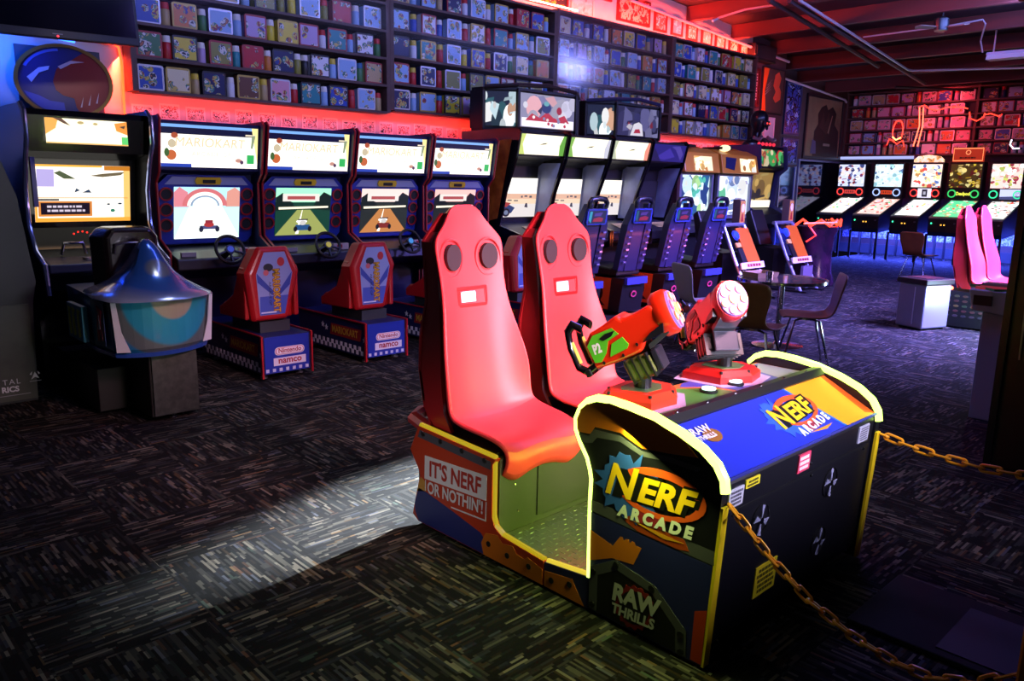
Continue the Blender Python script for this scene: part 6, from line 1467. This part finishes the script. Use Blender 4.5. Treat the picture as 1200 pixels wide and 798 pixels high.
# ------------------------------------------------------------------ lamps
def area(name, loc, rot, sx, sy, col, e, spread=None):
    d = bpy.data.lights.new(name, 'AREA'); d.shape = 'RECTANGLE'; d.size = sx; d.size_y = sy; d.energy = e; d.color = col
    if spread: d.spread = R(spread)
    o = bpy.data.objects.new(name, d); COL.objects.link(o); o.location = loc; o.rotation_euler = rot
    return o
def aim(o, tgt):
    v = Vector(tgt) - o.location; o.rotation_euler = v.to_track_quat('-Z', 'Y').to_euler(); return o
def spot(name, loc, tgt, ang, col, e, blend=.4, rad=.05):
    d = bpy.data.lights.new(name, 'SPOT'); d.spot_size = R(ang); d.spot_blend = blend; d.energy = e; d.color = col; d.shadow_soft_size = rad
    o = bpy.data.objects.new(name, d); COL.objects.link(o); o.location = loc; return aim(o, tgt)
def point(name, loc, col, e, rad=.05):
    d = bpy.data.lights.new(name, 'POINT'); d.energy = e; d.color = col; d.shadow_soft_size = rad
    o = bpy.data.objects.new(name, d); COL.objects.link(o); o.location = loc; return o
# red LED runs: under the shelves and on top of them
for i, (a, c) in enumerate(BAYS):
    area('red_strip', ((a + c) / 2, 7.66, 2.235), (R(28), 0, 0), c - a - .1, .03, (1, .035, .02), 9)
    area('red_top_strip', ((a + c) / 2, 7.62, 3.80), (R(180 - 35), 0, 0), c - a - .1, .03, (1, .05, .028), 60 if i else 16)
area('red_corner', (2.5, 7.72, 2.35), (R(90), 0, 0), .06, .6, (1, .05, .02), 8)
aim(bpy.data.objects['red_corner'], (2.55, 7.8, 2.3))
# blue LED on the wall by the television and under the pinball machines
o = area('blue_corner', (1.35, 7.6, 2.65), (0, 0, 0), .8, .05, (.01, .10, 1), 16); aim(o, (1.4, 7.8, 2.2))
for y in (4.88, 5.67, 6.44, 7.25, 8.08):
    area('blue_under_pinball', (18.2, y, .55), (0, 0, 0), .8, .5, (.06, .09, 1), 150)
o = area('blue_wall_wash', (18.9, 5.6, .62), (0, 0, 0), .05, 4.0, (.07, .12, 1), 130); o.rotation_euler = (0, R(-55), 0)
# violet blacklight over the row of shelves and the floor
o = area('blacklight', (5.5, 4.2, 4.1), (0, 0, 0), 6, .4, (.30, .35, 1), 100); aim(o, (6.0, 7.8, 2.7))
o = area('blacklight', (11.0, 3.6, 3.9), (0, 0, 0), 5, .4, (.28, .31, 1), 105); aim(o, (11.5, 7.8, 2.4))
o = area('violet_floor_light', (9.8, .8, 3.6), (0, 0, 0), 4, 1, (.26, .2, 1), 1500, 95); aim(o, (9.5, 3.0, 0))
# red neon glow of the end wall
o = area('red_end_glow', (18.6, 6.4, 3.4), (0, 0, 0), .1, 2.5, (1, .06, .08), 30); aim(o, (19.4, 6.3, 2.9))
# white light from the far machine's screen that rakes across the carpet behind the seats
spot('far_screen_beam', (8.95, 3.75, 2.0), (2.5, 2.97, 0.0), 7.6, (.82, .91, 1), 60000, 1.0, .04)
point('far_screen_glow', (9.44, 2.40, .36), (.55, .8, 1), 34, .06)
o = area('second_game_display', (10.1, 1.55, 1.35), (0, 0, 0), .9, .6, (1, .55, .8), 45); aim(o, (10.1, 2.8, .8))
o = area('poster_red_fill', (13.4, 7.35, 3.1), (0, 0, 0), .1, .9, (1, .1, .12), 9); aim(o, (13.9, 7.8, 3.1))  # red fill added for the scroll and poster wall
o = area('poster_blue_fill', (16.2, 7.3, 2.2), (0, 0, 0), .2, 1.2, (.3, .38, 1), 16); aim(o, (16.9, 8.6, 2.4))  # blue fill added to brighten the recess posters
o = area('red_ceiling_glow', (10.5, 7.45, 3.86), (0, 0, 0), 4.5, .05, (1, .05, .03), 95); aim(o, (11.2, 6.0, 4.4))
o = area('seat_row_red_fill', (8.2, 5.25, .75), (0, 0, 0), 2.6, .1, (1, .16, .05), 12); aim(o, (8.2, 5.9, .1))  # red fill added over the racers' seat bases
# the blaster game's own big display, just past the chains
o = area('game_display', (2.58, .5, 2.45), (0, 0, 0), 1.1, .5, (1, .50, .60), 30, 50); aim(o, (2.6, 2.5, .85))
o = area('console_back_fill', (2.7, -.2, 1.25), (0, 0, 0), .9, .5, (.8, .74, 1), 52, 100); aim(o, (2.7, 1.25, .55))  # low fill added for the console back, slope and chains
# light thrown by the yellow-green LED edges of the console
o = area('console_led_glow', (2.58, 1.70, .50), (0, 0, 0), 1.0, .05, (.62, 1, .10), 9); aim(o, (2.58, 2.3, .1))
o = area('console_led_glow', (1.97, 1.45, .70), (0, 0, 0), .5, .03, (.8, 1, .25), 9); aim(o, (1.3, 1.75, 0))
o = area('violet_floor_light', (5.2, 2.3, 4.2), (0, 0, 0), 1, 1, (.26, .2, 1), 60); aim(o, (4.4, 1.8, 0))  # violet fill added where the partition blocks the first one
# narrow fill added for the lettered near side of the machine
spot('near_side_fill', (-1.2, 2.7, 1.5), (2.0, 2.5, .26), 18, (1, .9, .9), 110, 1.0, .2)
spot('emblem_fill', (1.6, 4.6, 3.4), (2.06, 7.6, 2.27), 14, (1, .8, .8), 70, 1.0, .1)  # fill added so the emblem's red half shows
# faint room light
o = area('room_light', (1.2, 1.6, 4.2), (0, 0, 0), 1.5, 1.5, (1, .95, .9), 2.5); aim(o, (2.4, 4.2, 0))
o = spot('mid_floor_fill', (3.2, 4.4, 4.2), (0, 0, 0), 54, (1, .95, .9), 190, 1.0, .3); aim(o, (2.9, 4.2, 0))  # fill spot added to brighten the carpet behind the seats

w = bpy.data.worlds.new('world'); sc.world = w; w.use_nodes = True
w.node_tree.nodes['Background'].inputs[0].default_value = (.25, .22, .5, 1); w.node_tree.nodes['Background'].inputs[1].default_value = .012

# ------------------------------------------------------------------ camera
cd = bpy.data.cameras.new('camera'); cam = bpy.data.objects.new('camera', cd); COL.objects.link(cam)
A, pt, rl = R(46.08), R(11.275), R(1.019)
F0 = Vector((math.cos(A), math.sin(A), 0)); Rv = Vector((math.sin(A), -math.cos(A), 0))
Fv = F0 * math.cos(pt) + Vector((0, 0, -math.sin(pt))); Uv = F0 * math.sin(pt) + Vector((0, 0, math.cos(pt)))
R2 = Rv * math.cos(rl) + Uv * math.sin(rl); U2 = Uv * math.cos(rl) - Rv * math.sin(rl)
cam.matrix_world = Matrix(((R2[0], U2[0], -Fv[0], 0), (R2[1], U2[1], -Fv[1], 0), (R2[2], U2[2], -Fv[2], 1.5), (0, 0, 0, 1)))
cd.sensor_width = 36; cd.lens = 924.55 / 1200 * 36; cd.clip_start = .05; cd.clip_end = 100
sc.camera = cam
sc.view_settings.view_transform = 'Standard'; sc.view_settings.look = 'None'; sc.view_settings.gamma = 1; sc.view_settings.use_curve_mapping = False
sc.view_settings.exposure = 0
